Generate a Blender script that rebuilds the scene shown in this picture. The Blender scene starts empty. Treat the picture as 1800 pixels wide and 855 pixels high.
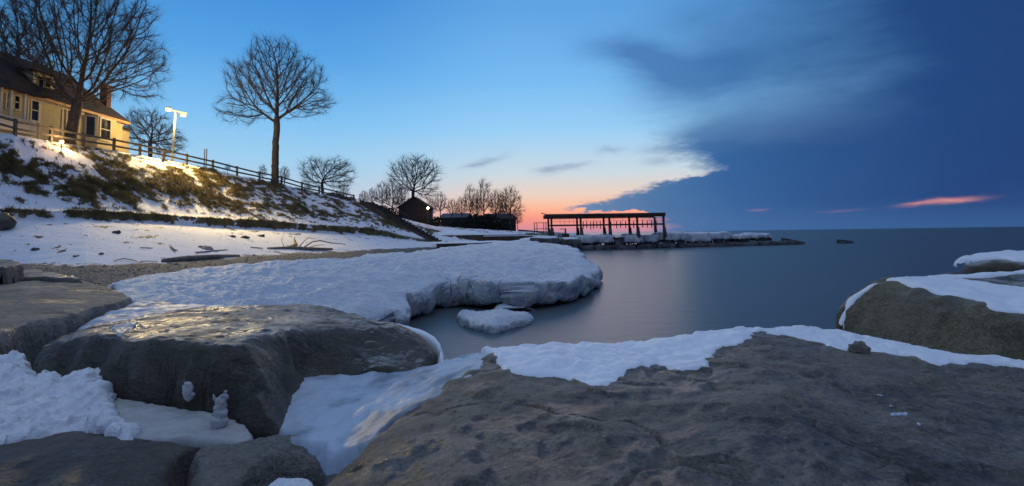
import bpy, math, random
import numpy as np
from mathutils import Vector, Matrix
random.seed(7)
rng = np.random.default_rng(7)
scene = bpy.context.scene
col = scene.collection

# ------------------------------------------------------------------ camera
EYE = 1.8
FPX = 1000.0
PITCH = math.radians(4.0)
ROLL = math.radians(0.78)
HC = 411.0                                   # photo row of the horizon at the centre column
Y0 = HC - FPX * math.tan(PITCH)
fw = Vector((0, math.cos(PITCH), math.sin(PITCH)))
u0 = Vector((0, -math.sin(PITCH), math.cos(PITCH)))
r0 = Vector((1, 0, 0))
rt = math.cos(ROLL) * r0 - math.sin(ROLL) * u0
up = math.cos(ROLL) * u0 + math.sin(ROLL) * r0
cam_d = bpy.data.cameras.new('camera')
cam = bpy.data.objects.new('camera', cam_d)
col.objects.link(cam)
cam.matrix_world = Matrix(((rt.x, up.x, -fw.x, 0), (rt.y, up.y, -fw.y, 0), (rt.z, up.z, -fw.z, EYE), (0, 0, 0, 1)))
cam_d.sensor_width = 36
cam_d.lens = 36 * FPX / 1800
cam_d.shift_y = -(427.5 - Y0) / 1800
cam_d.clip_start = 0.05
cam_d.clip_end = 60000
scene.camera = cam
scene.view_settings.view_transform = 'Standard'
scene.view_settings.look = 'None'
scene.view_settings.exposure = 0
scene.view_settings.gamma = 1
scene.cycles.max_bounces = 6
scene.cycles.sample_clamp_indirect = 3

FW, RT, UP = np.array(fw), np.array(rt), np.array(up)
def ray(px, py):
    return FW + RT * ((px - 900) / FPX) + UP * ((Y0 - py) / FPX)
def P(px, py, Y):                            # point seen at a photo pixel, at depth Y
    d = ray(px, py); t = Y / d[1]
    return np.array((d[0] * t, Y, EYE + d[2] * t))
def PZ(px, py, z):                           # point seen at a photo pixel, at height z
    d = ray(px, py); t = (z - EYE) / d[2]
    return np.array((d[0] * t, d[1] * t, z))

# ------------------------------------------------------------------ node helpers
def lin(r, g, b):
    f = lambda c: (c / 255 / 12.92) if c / 255 <= 0.04045 else ((c / 255 + 0.055) / 1.055) ** 2.4
    return (f(r), f(g), f(b), 1)
class S:                                     # a node socket with arithmetic
    def __init__(s, nt, sock): s.nt, s.k = nt, sock
    def m(s, op, *a, clamp=False):
        n = s.nt.nodes.new('ShaderNodeMath'); n.operation = op; n.use_clamp = clamp
        for i, v in enumerate((s,) + a):
            if isinstance(v, S): s.nt.links.new(v.k, n.inputs[i])
            else: n.inputs[i].default_value = v
        return S(s.nt, n.outputs[0])
    def __add__(s, o): return s.m('ADD', o)
    def __radd__(s, o): return s.m('ADD', o)
    def __sub__(s, o): return s.m('SUBTRACT', o)
    def __mul__(s, o): return s.m('MULTIPLY', o)
    def __rmul__(s, o): return s.m('MULTIPLY', o)
    def __truediv__(s, o): return s.m('DIVIDE', o)
    def smooth(s, a, b, lo=0.0, hi=1.0):
        n = s.nt.nodes.new('ShaderNodeMapRange'); n.interpolation_type = 'SMOOTHSTEP'
        s.nt.links.new(s.k, n.inputs[0])
        for i, v in zip((1, 2, 3, 4), (a, b, lo, hi)): n.inputs[i].default_value = v
        return S(s.nt, n.outputs[0])
    def ramp(s, stops, lo=0.0, hi=1.0, interp='LINEAR'):
        n = s.nt.nodes.new('ShaderNodeValToRGB'); e = n.color_ramp.elements; n.color_ramp.interpolation = interp
        while len(e) < len(stops): e.new(0.5)
        for i, (p, c) in enumerate(stops):
            e[i].position = (p - lo) / (hi - lo); e[i].color = c
        x = (s - lo) / (hi - lo)
        s.nt.links.new(x.k, n.inputs[0])
        return S(s.nt, n.outputs[0])
    def curve(s, pts, lo, hi, vlo, vhi):
        n = s.nt.nodes.new('ShaderNodeFloatCurve'); c = n.mapping.curves[0]
        pts = sorted(((p - lo) / (hi - lo), (v - vlo) / (vhi - vlo)) for p, v in pts)
        while len(c.points) < len(pts): c.points.new(0.5, 0.5)
        for q, (x, y) in zip(c.points, pts): q.location = (x, y); q.handle_type = 'VECTOR'
        n.mapping.use_clip = False; n.mapping.update()
        s.nt.links.new(((s - lo) / (hi - lo)).m('MAXIMUM', 0.0).m('MINIMUM', 1.0).k, n.inputs['Value'])
        return S(s.nt, n.outputs[0]) * (vhi - vlo) + vlo
def mix(nt, f, a, b, mode='MIX'):
    n = nt.nodes.new('ShaderNodeMix'); n.data_type = 'RGBA'; n.blend_type = mode
    for i, v in ((0, f), (6, a), (7, b)):
        if isinstance(v, S): nt.links.new(v.k, n.inputs[i])
        else: n.inputs[i].default_value = v
    return S(nt, n.outputs[2])
def noise(nt, vec, scale, detail=4, rough=0.55, dist=0.0):
    n = nt.nodes.new('ShaderNodeTexNoise')
    if vec is not None: nt.links.new(vec.k, n.inputs['Vector'])
    n.inputs['Scale'].default_value = scale; n.inputs['Detail'].default_value = detail
    n.inputs['Roughness'].default_value = rough; n.inputs['Distortion'].default_value = dist
    return S(nt, n.outputs['Fac'])
def comb(nt, x, y, z):
    n = nt.nodes.new('ShaderNodeCombineXYZ')
    for i, v in enumerate((x, y, z)):
        if isinstance(v, S): nt.links.new(v.k, n.inputs[i])
        else: n.inputs[i].default_value = v
    return S(nt, n.outputs[0])

# ------------------------------------------------------------------ world: a dusk sky
SUN_EL, SUN_AZ = 1.5, 4.0                   # degrees; azimuth to the right of the view axis
world = bpy.data.worlds.new('World'); scene.world = world; world.use_nodes = True
nt = world.node_tree; nt.nodes.clear()
tc = nt.nodes.new('ShaderNodeTexCoord'); sx = nt.nodes.new('ShaderNodeSeparateXYZ')
nt.links.new(tc.outputs['Generated'], sx.inputs[0])
X, Y, Z = (S(nt, sx.outputs[i]) for i in range(3))
hyp = (X * X + Y * Y).m('SQRT').m('MAXIMUM', 0.02)
sa = X / hyp                                 # sine of the azimuth
ca = Y / hyp                                 # cosine of the azimuth
el = (Z / hyp)                               # tangent of the elevation
def SE(px, py):
    d = ray(px, py); h = math.hypot(d[0], d[1]); return d[0] / h, d[2] / h
e0 = el.m('MAXIMUM', 0.0).m('MINIMUM', 2.0)
def R(*t): return [(e, lin(*c)) for e, *c in t]
warm = e0.ramp(R((0, 172, 138, 170), (.012, 222, 140, 146), (.028, 246, 152, 136), (.043, 250, 184, 152), (.067, 232, 208, 194),
                 (.105, 200, 216, 226), (.18, 152, 207, 246), (.27, 120, 188, 242), (.40, 96, 164, 228), (.6, 92, 148, 208), (1.1, 128, 160, 200), (2, 152, 172, 200)), 0, 2)
cool = e0.ramp(R((0, 188, 172, 190), (.03, 200, 190, 205), (.07, 186, 206, 228), (.13, 158, 207, 240), (.2, 126, 192, 242), (.3, 88, 164, 230),
                 (.42, 66, 142, 216), (.6, 72, 136, 202), (1.1, 120, 156, 200), (2, 152, 172, 200)), 0, 2)
wf = sa.smooth(-0.34, 0.03)
skyc = mix(nt, wf, cool, warm)
cvec = comb(nt, sa * 1.0, el * 3.2, ca * 0.6)
n1 = noise(nt, cvec, 5.0, 5, 0.55) - 0.5
n2 = noise(nt, cvec, 16.0, 5, 0.6) - 0.5
n3 = noise(nt, cvec, 55.0, 4, 0.6) - 0.5
edge = [(1172, 409), (1162, 388), (1150, 375), (1050, 370), (1000, 366.5), (1045, 356), (1085, 346), (1165, 323), (1252, 304), (1238, 288), (1212, 265), (1188, 240),
        (1198, 225), (1215, 206), (1230, 178), (1240, 100)]
ep = []
for q in edge:
    s_, e_ = SE(*q); ep.append((max(e_, 0.0), s_))
ew = e0 + n2 * 0.042 + n3 * .030 + n1 * .012
sed = ew.curve(ep, 0, 0.55, -1, 1)
wid = ew.curve([(0, .07), (.04, .05), (.1, .06), (.13, .08), (.17, .10), (.20, .2), (.25, .3), (.55, .3)], 0, 0.55, 0, 1)
dlow = ((sa + n1 * 0.06 + n2 * 0.05 + n3 * .02 - sed) / wid + 0.55).smooth(0.0, 1.0)
dup = (sa + n1 * 0.22 + n2 * .05).smooth(0.16, 0.62)
upm = (el + sa * .10 + n1 * .06).smooth(.165, .285)
dens = dlow + (dup - dlow) * upm
cn = noise(nt, cvec, 2.6, 6, 0.6)
ccol = (sa + (cn - 0.5) * 0.14).ramp([(.1, lin(92, 134, 176)), (.26, lin(62, 112, 162)), (.36, lin(46, 97, 154)), (.47, lin(40, 84, 140)), (.6, lin(33, 71, 127)), (.7, lin(33, 67, 120)), (1.0, lin(40, 70, 124))])
ccol = mix(nt, (e0.smooth(0.05, 0.0) * 0.35), ccol, lin(76, 120, 170))
ccol = mix(nt, (cn.smooth(0.52, 0.78) * 0.35), ccol, lin(78, 132, 192))
def blob(px, py, rx, ry, tilt, amp, nz=1.0):
    s_, e_ = SE(px, py)
    rx = rx * (1 - s_ * s_) ** 1.5
    a = (sa - s_ + n1 * 0.05 * nz); b = (el - e_ + n2 * 0.03 * nz)
    t = math.radians(tilt)
    u = (a * math.cos(t) + b * math.sin(t)) / (rx / 1000); v = (b * math.cos(t) - a * math.sin(t)) / (ry / 1000)
    g = (u * u + v * v) * -1.0
    front = ca.smooth(0.0, 0.2)
    return g.m('EXPONENT') * amp * front
sb = (blob(1070, 88, 60, 26, -8, .35) + blob(1140, 102, 66, 28, -20, .7) + blob(1215, 145, 110, 40, 8, .6) + blob(1300, 110, 150, 60, 10, .5)+ blob(1250, 40, 200, 60, 0, .3))
soft = sb.m('MINIMUM', 0.85)
small = (blob(856, 284, 30, 8, 14, .5) + blob(962, 300, 18, 8, 0, .6) + blob(1000, 292, 34, 6, 3, .55) + blob(1078, 265, 22, 6, 5, .5) + blob(1165, 262, 38, 10, 0, .55) + blob(1160, 283, 32, 6, 4, .45) + blob(830, 290, 20, 5, 10, .35)).m('MINIMUM', 0.75)
skyc = mix(nt, soft, skyc, lin(66, 116, 178))
skyc = mix(nt, small, skyc, lin(128, 152, 186))
skyc = mix(nt, dens, skyc, ccol)
pink = (blob(1672, 353.5, 46, 3.2, 5, .9, .5) + blob(1610, 359, 30, 2.2, 4, .55, .5) + blob(1332, 368, 16, 1.8, 2, .22, .3) + blob(1480, 371, 36, 1.8, 2, .12, .3)).m('MINIMUM', .9)
skyc = mix(nt, pink, skyc, lin(212, 144, 142))
skyc = mix(nt, e0.smooth(.6, 1.6), skyc, lin(176, 198, 232))      # unseen sky overhead, paled and brightened to light the scene from above
skyc = mix(nt, ca.smooth(.1, -.75) * e0.smooth(2.0, .8, .35, 1.0), skyc, lin(116, 135, 178))     # unseen sky behind the viewer, its tone set as fill light
# the sky dims only towards the left of the view
back = sa.smooth(-0.5, -0.72, 1.0, 0.72).m('MAXIMUM', ca.smooth(.5, 0.0))
skyc = mix(nt, 1.0, skyc, comb(nt, back, back, back), 'MULTIPLY')
nish = nt.nodes.new('ShaderNodeTexSky'); nish.sky_type = 'NISHITA'; nish.sun_disc = False
nish.sun_elevation = math.radians(SUN_EL); nish.sun_rotation = math.radians(SUN_AZ)
bg1 = nt.nodes.new('ShaderNodeBackground'); bg2 = nt.nodes.new('ShaderNodeBackground'); addn = nt.nodes.new('ShaderNodeAddShader')
wo = nt.nodes.new('ShaderNodeOutputWorld')
nt.links.new(skyc.k, bg1.inputs[0]); bg1.inputs[1].default_value = 1.0
nt.links.new(nish.outputs[0], bg2.inputs[0]); bg2.inputs[1].default_value = 0.0015
nt.links.new(bg1.outputs[0], addn.inputs[0]); nt.links.new(bg2.outputs[0], addn.inputs[1]); nt.links.new(addn.outputs[0], wo.inputs[0])

sun_d = bpy.data.lights.new('sun', 'SUN'); sun = bpy.data.objects.new('sun', sun_d); col.objects.link(sun)
sun_d.energy = 0.15; sun_d.angle = math.radians(25); sun_d.color = (1.0, 0.62, 0.5)
sd = Vector((math.sin(math.radians(SUN_AZ)), math.cos(math.radians(SUN_AZ)), math.tan(math.radians(6))))
sun.rotation_euler = sd.to_track_quat('Z', 'Y').to_euler(); sun.location = (0, 0, 60)

# ------------------------------------------------------------------ numpy noise
_perm = np.random.default_rng(3).permutation(256).astype(np.int64); _perm = np.concatenate([_perm, _perm, _perm])
_g = np.random.default_rng(4).normal(size=(256, 3)); _g /= np.linalg.norm(_g, axis=1)[:, None]
def pn(p):
    i = np.floor(p).astype(np.int64); f = p - i; i &= 255
    w = f * f * f * (f * (f * 6 - 15) + 10); out = 0
    for dx in (0, 1):
        for dy in (0, 1):
            for dz in (0, 1):
                h = _perm[_perm[_perm[(i[:, 0] + dx) & 255] + ((i[:, 1] + dy) & 255)] + ((i[:, 2] + dz) & 255)]
                d = f - np.array((dx, dy, dz)); g = (_g[h] * d).sum(1)
                out = out + g * (w[:, 0] if dx else 1 - w[:, 0]) * (w[:, 1] if dy else 1 - w[:, 1]) * (w[:, 2] if dz else 1 - w[:, 2])
    return out * 1.6
def fbm(x, y, z=0.0, sc=1.0, oc=4, g=0.5, seed=0.0):
    p = np.stack([np.asarray(x, float), np.asarray(y, float), np.broadcast_to(np.asarray(z, float), np.shape(x))], 1) * sc + seed * 17.31
    a, t = 1.0, 0
    for _ in range(oc):
        t = t + a * pn(p); p = p * 2.03 + 5.7; a *= g
    return t

# ------------------------------------------------------------------ object helpers
def tag(o, label=None, cat=None, group=None, kind=None):
    if label: o['label'] = label
    if cat: o['category'] = cat
    if group: o['group'] = group
    if kind: o['kind'] = kind
    return o
def empty(name, loc, label, cat, group=None):
    o = bpy.data.objects.new(name, None); col.objects.link(o); o.location = tuple(loc)
    o.empty_display_size = 0.2
    return tag(o, label, cat, group)
def wloc(p):
    v = np.zeros(3)
    while p is not None: v = v + np.array(p.location); p = p.parent
    return v
def mk(name, V, F, mat, parent=None, smooth=False, origin=None, attr=None):
    V = np.asarray(V, float).reshape(-1, 3)
    base = wloc(parent)
    if parent is not None: loc = np.zeros(3)
    elif origin is not None: loc = np.array(origin, float)
    else: loc = np.array((V[:, 0].mean(), V[:, 1].mean(), V[:, 2].min()))
    V = V - base - loc
    me = bpy.data.meshes.new(name)
    if isinstance(F, np.ndarray) and F.ndim == 2:
        n, k = F.shape
        me.vertices.add(len(V)); me.vertices.foreach_set('co', V.astype(np.float32).ravel())
        me.loops.add(n * k); me.loops.foreach_set('vertex_index', F.astype(np.int32).ravel())
        me.polygons.add(n); me.polygons.foreach_set('loop_start', np.arange(0, n * k, k, dtype=np.int32))
        me.update(calc_edges=True)
    else:
        me.from_pydata([tuple(v) for v in V], [], [tuple(int(i) for i in f) for f in F]); me.update()
    if smooth: me.polygons.foreach_set('use_smooth', np.ones(len(me.polygons), bool))
    for k_, v_ in (attr or {}).items():
        a = me.attributes.new(k_, 'FLOAT', 'POINT'); a.data.foreach_set('value', np.asarray(v_, np.float32))
    me.materials.append(mat)
    o = bpy.data.objects.new(name, me); col.objects.link(o)
    o.location = tuple(loc)
    if parent is not None: o.parent = parent
    return o
class MB:
    def __init__(s): s.V, s.F = [], []
    def add(s, V, F):
        b = len(s.V); s.V += [tuple(v) for v in V]; s.F += [tuple(i + b for i in f) for f in F]; return s
    def hexa(s, p):                          # 8 corners: bottom 4, top 4
        return s.add(p, [(3, 2, 1, 0), (4, 5, 6, 7), (0, 1, 5, 4), (1, 2, 6, 5), (2, 3, 7, 6), (3, 0, 4, 7)])
    def box(s, x0, x1, y0, y1, z0, z1):
        return s.hexa([(x0, y0, z0), (x1, y0, z0), (x1, y1, z0), (x0, y1, z0), (x0, y0, z1), (x1, y0, z1), (x1, y1, z1), (x0, y1, z1)])
    def beam(s, a, b, w, h, upv=(0, 0, 1), tw=1.0):
        a, b = np.array(a, float), np.array(b, float); d = b - a; d /= np.linalg.norm(d)
        u = np.array(upv, float); sde = np.cross(d, u)
        if np.linalg.norm(sde) < 1e-3: sde = np.cross(d, (1, 0, 0))
        sde /= np.linalg.norm(sde); u = np.cross(sde, d)
        p = []
        for q, k in ((a, 1.0), (b, tw)):
            for i, j in ((-1, -1), (1, -1), (1, 1), (-1, 1)): p.append(q + sde * i * w * k / 2 + u * j * h * k / 2)
        return s.hexa(p)
    def tube(s, pts, rads, n=6):
        pts = [np.array(p, float) for p in pts]; b = len(s.V)
        for i, (p, r) in enumerate(zip(pts, rads)):
            d = pts[min(i + 1, len(pts) - 1)] - pts[max(i - 1, 0)]; d /= np.linalg.norm(d) + 1e-9
            ref = np.array((0, 0, 1.0)) if abs(d[2]) < 0.9 else np.array((1.0, 0, 0))
            u = np.cross(d, ref); u /= np.linalg.norm(u); v = np.cross(d, u)
            for k in range(n):
                a = 2 * math.pi * k / n; s.V.append(tuple(p + (u * math.cos(a) + v * math.sin(a)) * r))
        for i in range(len(pts) - 1):
            for k in range(n):
                s.F.append((b + i * n + k, b + i * n + (k + 1) % n, b + (i + 1) * n + (k + 1) % n, b + (i + 1) * n + k))
        s.F.append(tuple(b + k for k in range(n - 1, -1, -1))); s.F.append(tuple(b + (len(pts) - 1) * n + k for k in range(n)))
        return s
    def build(s, name, mat, parent=None, smooth=False):
        return mk(name, s.V, s.F, mat, parent, smooth)

# ------------------------------------------------------------------ materials
def newmat(name):
    m = bpy.data.materials.new(name); m.use_nodes = True; nt = m.node_tree
    bs = nt.nodes['Principled BSDF']; tc = nt.nodes.new('ShaderNodeTexCoord')
    return m, nt, bs, S(nt, tc.outputs['Object'])
def setc(nt, bs, c=None, rough=None, bump=None, bs_d=0.1, strength=0.5):
    if isinstance(c, S): nt.links.new(c.k, bs.inputs['Base Color'])
    elif c is not None: bs.inputs['Base Color'].default_value = (*c[:3], 1)
    if isinstance(rough, S): nt.links.new(rough.k, bs.inputs['Roughness'])
    elif rough is not None: bs.inputs['Roughness'].default_value = rough
    if bump is not None:
        b = nt.nodes.new('ShaderNodeBump'); b.inputs['Strength'].default_value = strength; b.inputs['Distance'].default_value = bs_d
        nt.links.new(bump.k, b.inputs['Height']); nt.links.new(b.outputs[0], bs.inputs['Normal'])
def c4(r, g, b): return (r, g, b, 1)
def simple(name, c1, c2, scale=3.0, rough=0.7, bump=0.02, bscale=12, strength=0.4, metal=0.0):
    m, nt, bs, v = newmat(name)
    n = noise(nt, v, scale, 5)
    setc(nt, bs, mix(nt, n.smooth(.35, .65), c4(*c1), c4(*c2)), rough, noise(nt, v, bscale, 4), bump, strength)
    bs.inputs['Metallic'].default_value = metal
    return m
def rockmat(name, dark, light, warmc, rough=(.38, .7), scale=1.0, frost_sheen=0.0, fsub=0.0):
    m, nt, bs, v = newmat(name)
    mp = nt.nodes.new('ShaderNodeMapping'); mp.inputs['Scale'].default_value = (1, 1.5, 2.2); mp.inputs['Rotation'].default_value = (0.1, 0.15, 0.5)
    nt.links.new(v.k, mp.inputs[0]); w = S(nt, mp.outputs[0])
    a = noise(nt, w, 1.3 * scale, 8, .62, .3); b = noise(nt, w, 9 * scale, 8, .68); c = noise(nt, v, 46, 6, .7); bigw = noise(nt, v, .7, 4, .5)
    cc = mix(nt, (a * .45 + b * .40 + c * .15).smooth(.40, .60), c4(*dark), c4(*light))
    cc = mix(nt, bigw.smooth(.46, .66) * .75, cc, c4(*warmc))
    cc = mix(nt, c.smooth(.54, .68) * .55, cc, c4(light[0] * 1.7, light[1] * 1.7, light[2] * 1.8))
    cc = mix(nt, c.smooth(.47, .34) * .75, cc, c4(dark[0] * .45, dark[1] * .45, dark[2] * .5))
    vo = nt.nodes.new('ShaderNodeTexVoronoi'); vo.inputs['Scale'].default_value = 26; nt.links.new(v.k, vo.inputs['Vector'])
    fl = (S(nt, vo.outputs['Distance']).smooth(.085, .03)) * noise(nt, v, 2.4, 2).smooth(.50, .62)
    cc = mix(nt, fl * .6, cc, c4(.5, .52, .54))
    wet = noise(nt, w, .55, 5, .6, .5)
    cc = mix(nt, wet.smooth(.50, .62) * .32, cc, c4(dark[0] * .9, dark[1] * .9, dark[2] * 1.0))      # damp patches
    cc = mix(nt, wet.smooth(.46, .38) * .3, cc, c4(light[0] * 1.25, light[1] * 1.2, light[2] * 1.15))   # worn patches
    if frost_sheen:
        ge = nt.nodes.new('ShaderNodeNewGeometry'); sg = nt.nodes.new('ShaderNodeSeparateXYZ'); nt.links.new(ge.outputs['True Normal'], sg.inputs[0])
        fr = (noise(nt, w, 2.2, 9, .72, .6) + S(nt, sg.outputs[2]).smooth(.86, .985) * .20 + fsub).smooth(.56, .78) * frost_sheen   # hoar plus sky sheen, painted paler on upward faces
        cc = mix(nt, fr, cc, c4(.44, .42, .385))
    h = a * .5 + b * .35 + c * .16 + noise(nt, v, 110, 4, .7) * .05
    setc(nt, bs, cc, (b * .6 + c * .4 - wet.smooth(.48, .60) * .3 + .05).smooth(.3, .7, rough[0] * .8, rough[1]), h, .14, 1.0)
    return m
def snowmat(name, c=(.84, .87, .90), scale=9, bump=.05, strength=.45, dirt=0.0, dirtc=(.34, .31, .27), stretch=None, rough=.55, icy=0.0, sides=False):
    m, nt, bs, v = newmat(name); w = v
    if stretch:
        mp = nt.nodes.new('ShaderNodeMapping'); mp.inputs['Scale'].default_value = stretch; mp.inputs['Rotation'].default_value = (0, 0, .5)
        nt.links.new(v.k, mp.inputs[0]); w = S(nt, mp.outputs[0])
    a = noise(nt, w, scale, 6, .6); b = noise(nt, v, scale * 6, 4, .6); g = noise(nt, v, 1.5, 6, .6)
    cc = mix(nt, b.smooth(.4, .7) * .25, c4(*c), c4(c[0] * .86, c[1] * .9, c[2] * .95))
    if dirt: cc = mix(nt, g.smooth(.44, .62) * dirt, cc, c4(*dirtc))
    setc(nt, bs, cc, rough, a * .8 + b * .25, bump, strength)
    if sides:                                 # snow lies on top, bare ice shows on the steep sides
        ge = nt.nodes.new('ShaderNodeNewGeometry'); sg = nt.nodes.new('ShaderNodeSeparateXYZ'); nt.links.new(ge.outputs['True Normal'], sg.inputs[0])
        fs = (S(nt, sg.outputs[2]) + (a - .5) * .3).smooth(.62, .30)
        streak = nt.nodes.new('ShaderNodeMapping'); streak.inputs['Scale'].default_value = (3, 3, .5); nt.links.new(v.k, streak.inputs[0])
        sc_ = mix(nt, noise(nt, S(nt, streak.outputs[0]), 1.2, 5, .6).smooth(.4, .62), c4(.40, .45, .50), c4(.60, .60, .58))
        cc = mix(nt, fs, cc, sc_)
        nt.links.new(cc.k, bs.inputs['Base Color'])
    if icy:
        bs.inputs['Coat Weight'].default_value = icy; bs.inputs['Coat Roughness'].default_value = .2
    return m
M = {}
M['rock'] = rockmat('slab_rock', (.070, .061, .050), (.27, .235, .185), (.22, .172, .115), rough=(.42, .75), frost_sheen=.15, fsub=-.10)
M['rock_dark'] = rockmat('boulder_rock', (.036, .030, .024), (.125, .108, .082), (.085, .075, .042), rough=(.34, .7), frost_sheen=.85, fsub=-.01)
M['rock_plain'] = rockmat('dark_slab_rock', (.045, .037, .029), (.16, .135, .105), (.11, .09, .055), rough=(.4, .7), frost_sheen=.12, fsub=-.1)
M['rock_pale'] = rockmat('pale_slab_rock', (.085, .078, .066), (.28, .26, .22), (.21, .185, .14), rough=(.45, .8))
M['rock_olive'] = rockmat('olive_boulder_rock', (.075, .066, .036), (.23, .20, .125), (.17, .13, .06), rough=(.5, .8))
M['rock_far'] = simple('breakwater_rock', (.035, .034, .036), (.10, .10, .105), 1.5, .8, .08, 3)
M['snow'] = snowmat('fresh_snow', scale=10, bump=.05, strength=.4)
M['snow_lump'] = snowmat('granular_snow', scale=16, bump=.07, strength=.7)
M['ice_snow'] = snowmat('shelf_snow', (.80, .85, .91), scale=4.5, bump=.26, strength=.9, stretch=(1.0, 1.9, 1.0), dirt=.15, dirtc=(.55, .56, .58), sides=True)
M['ice'] = snowmat('gap_ice', (.46, .53, .61), scale=4, bump=.04, strength=.6, dirt=.85, dirtc=(.17, .20, .23), rough=.5)
M['ice_grey'] = snowmat('grey_ice', (.46, .46, .45), scale=5, bump=.02, strength=.35, dirt=.5, dirtc=(.34, .33, .31), rough=.45)
M['ice_far'] = snowmat('breakwater_ice', (.66, .70, .78), scale=1.2, bump=.3, strength=.5, dirt=.5, dirtc=(.30, .31, .34), stretch=(2.0, 2.0, .5), sides=True)
M['bark'] = simple('bark', (.07, .05, .035), (.13, .095, .065), 4, .85, .03, 20, .7)
M['bark_far'] = simple('far_bark', (.045, .032, .026), (.08, .058, .045), 2, .9)
M['fence_wood'] = simple('fence_wood', (.10, .078, .055), (.17, .13, .09), 3, .8)
M['dark_wood'] = simple('dark_timber', (.045, .035, .026), (.085, .065, .045), 1.5, .8, .04, 6)
M['hut_wood'] = simple('hut_timber', (.012, .010, .010), (.025, .021, .020), 1.5, .85, .04, 6)
M['siding'] = simple('yellow_siding', (.50, .39, .19), (.58, .45, .23), 1.0, .7, .01, 5, .3)
M['trim'] = simple('cream_trim', (.58, .50, .33), (.66, .58, .40), 2, .6)
M['roof'] = simple('brown_shingle', (.022, .014, .012), (.045, .028, .022), 4, .9, .05, 9, .8)
M['brick'] = simple('red_brick', (.06, .028, .022), (.10, .045, .034), 5, .85, .03, 10, .6)
M['glass'] = simple('dark_window_glass', (.012, .014, .018), (.02, .022, .028), 1, .08, .001, 2, .1)
M['steel'] = simple('rusty_steel', (.055, .030, .024), (.10, .052, .04), 1.5, .7, .02, 6)
M['pole'] = simple('galvanised_pole', (.16, .15, .13), (.22, .21, .18), 3, .5)
M['drift'] = simple('driftwood', (.14, .11, .085), (.26, .215, .17), 6, .85, .02, 20, .6)
M['yellow_wood'] = simple('yellow_split_wood', (.55, .36, .06), (.72, .5, .12), 6, .8)
M['pink_stone'] = simple('pink_stone', (.42, .27, .22), (.5, .34, .29), 6, .8)
M['hedge'] = simple('hedge_twigs', (.010, .012, .008), (.022, .024, .016), 6, .9)
def emis(name, c, s):
    m = bpy.data.materials.new(name); m.use_nodes = True; nt = m.node_tree; bs = nt.nodes['Principled BSDF']
    bs.inputs['Emission Color'].default_value = (*c, 1); bs.inputs['Emission Strength'].default_value = s
    bs.inputs['Base Color'].default_value = (*c, 1); return m
M['lamp_white'] = emis('lamp_glow_white', (1.0, .82, .45), 60)
M['lamp_amber'] = emis('lamp_glow_amber', (1.0, .55, .18), 45)
def grassmat():
    m, nt, bs, v = newmat('dry_grass')
    n = noise(nt, v, 1.3, 3); setc(nt, bs, mix(nt, n.smooth(.35, .65), c4(.085, .068, .028), c4(.26, .21, .08)), .85)
    return m
M['grass'] = grassmat()
def groundmat():
    m, nt, bs, v = newmat('snowy_bluff')
    at = nt.nodes.new('ShaderNodeAttribute'); at.attribute_name = 'grass'; g = S(nt, at.outputs['Fac'])
    ag = nt.nodes.new('ShaderNodeAttribute'); ag.attribute_name = 'gravel'; gr = S(nt, ag.outputs['Fac'])
    n = noise(nt, v, 3.5, 7, .7); n5 = noise(nt, v, 1.1, 4, .6); fine = noise(nt, v, 14, 6, .65)
    mpr = nt.nodes.new('ShaderNodeMapping'); mpr.inputs['Scale'].default_value = (1.2, 5, 1); mpr.inputs['Rotation'].default_value = (0, 0, .9); nt.links.new(v.k, mpr.inputs[0])
    rip = noise(nt, S(nt, mpr.outputs[0]), 2.2, 3, .5, .4)
    sn = mix(nt, fine.smooth(.45, .75) * .3, c4(.80, .82, .86), c4(.58, .60, .64))
    gc = mix(nt, n5.smooth(.4, .6), c4(.075, .060, .030), c4(.20, .16, .07))
    grv = mix(nt, noise(nt, v, 8, 6, .7).smooth(.4, .65), c4(.065, .060, .054), c4(.18, .17, .15))
    cc = mix(nt, (g + (n - .5) * .7).smooth(.47, .57), sn, gc)
    cc = mix(nt, (gr + (n - .5) * .8).smooth(.42, .58), cc, grv)
    setc(nt, bs, cc, .8, fine * .6 + rip * .7 + n * .3, .14, .6)
    return m
M['ground'] = groundmat()
def watermat():
    m, nt, bs, v = newmat('lake_water')
    mp = nt.nodes.new('ShaderNodeMapping'); mp.inputs['Scale'].default_value = (.5, 1.2, 1); nt.links.new(v.k, mp.inputs[0]); w = S(nt, mp.outputs[0])
    a = noise(nt, w, 1.4, 5, .6)
    bs.inputs['IOR'].default_value = 1.33
    setc(nt, bs, (.070, .094, .105), .36, a, .05, .3)
    bs.inputs['Specular IOR Level'].default_value = .30
    return m
M['water'] = watermat()

# ------------------------------------------------------------------ water and lake bed
def plane(name, x0, x1, y0, y1, z, mat):
    o = mk(name, [(x0, y0, z), (x1, y0, z), (x1, y1, z), (x0, y1, z)], [(0, 1, 2, 3)], mat, origin=(0, 0, z)); return tag(o, kind='structure')
plane('lake_water', -25000, 25000, -200, 50000, 0, M['water'])
plane('lake_bed', -300, 300, -60, 400, -1.6, M['rock_far'])

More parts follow.
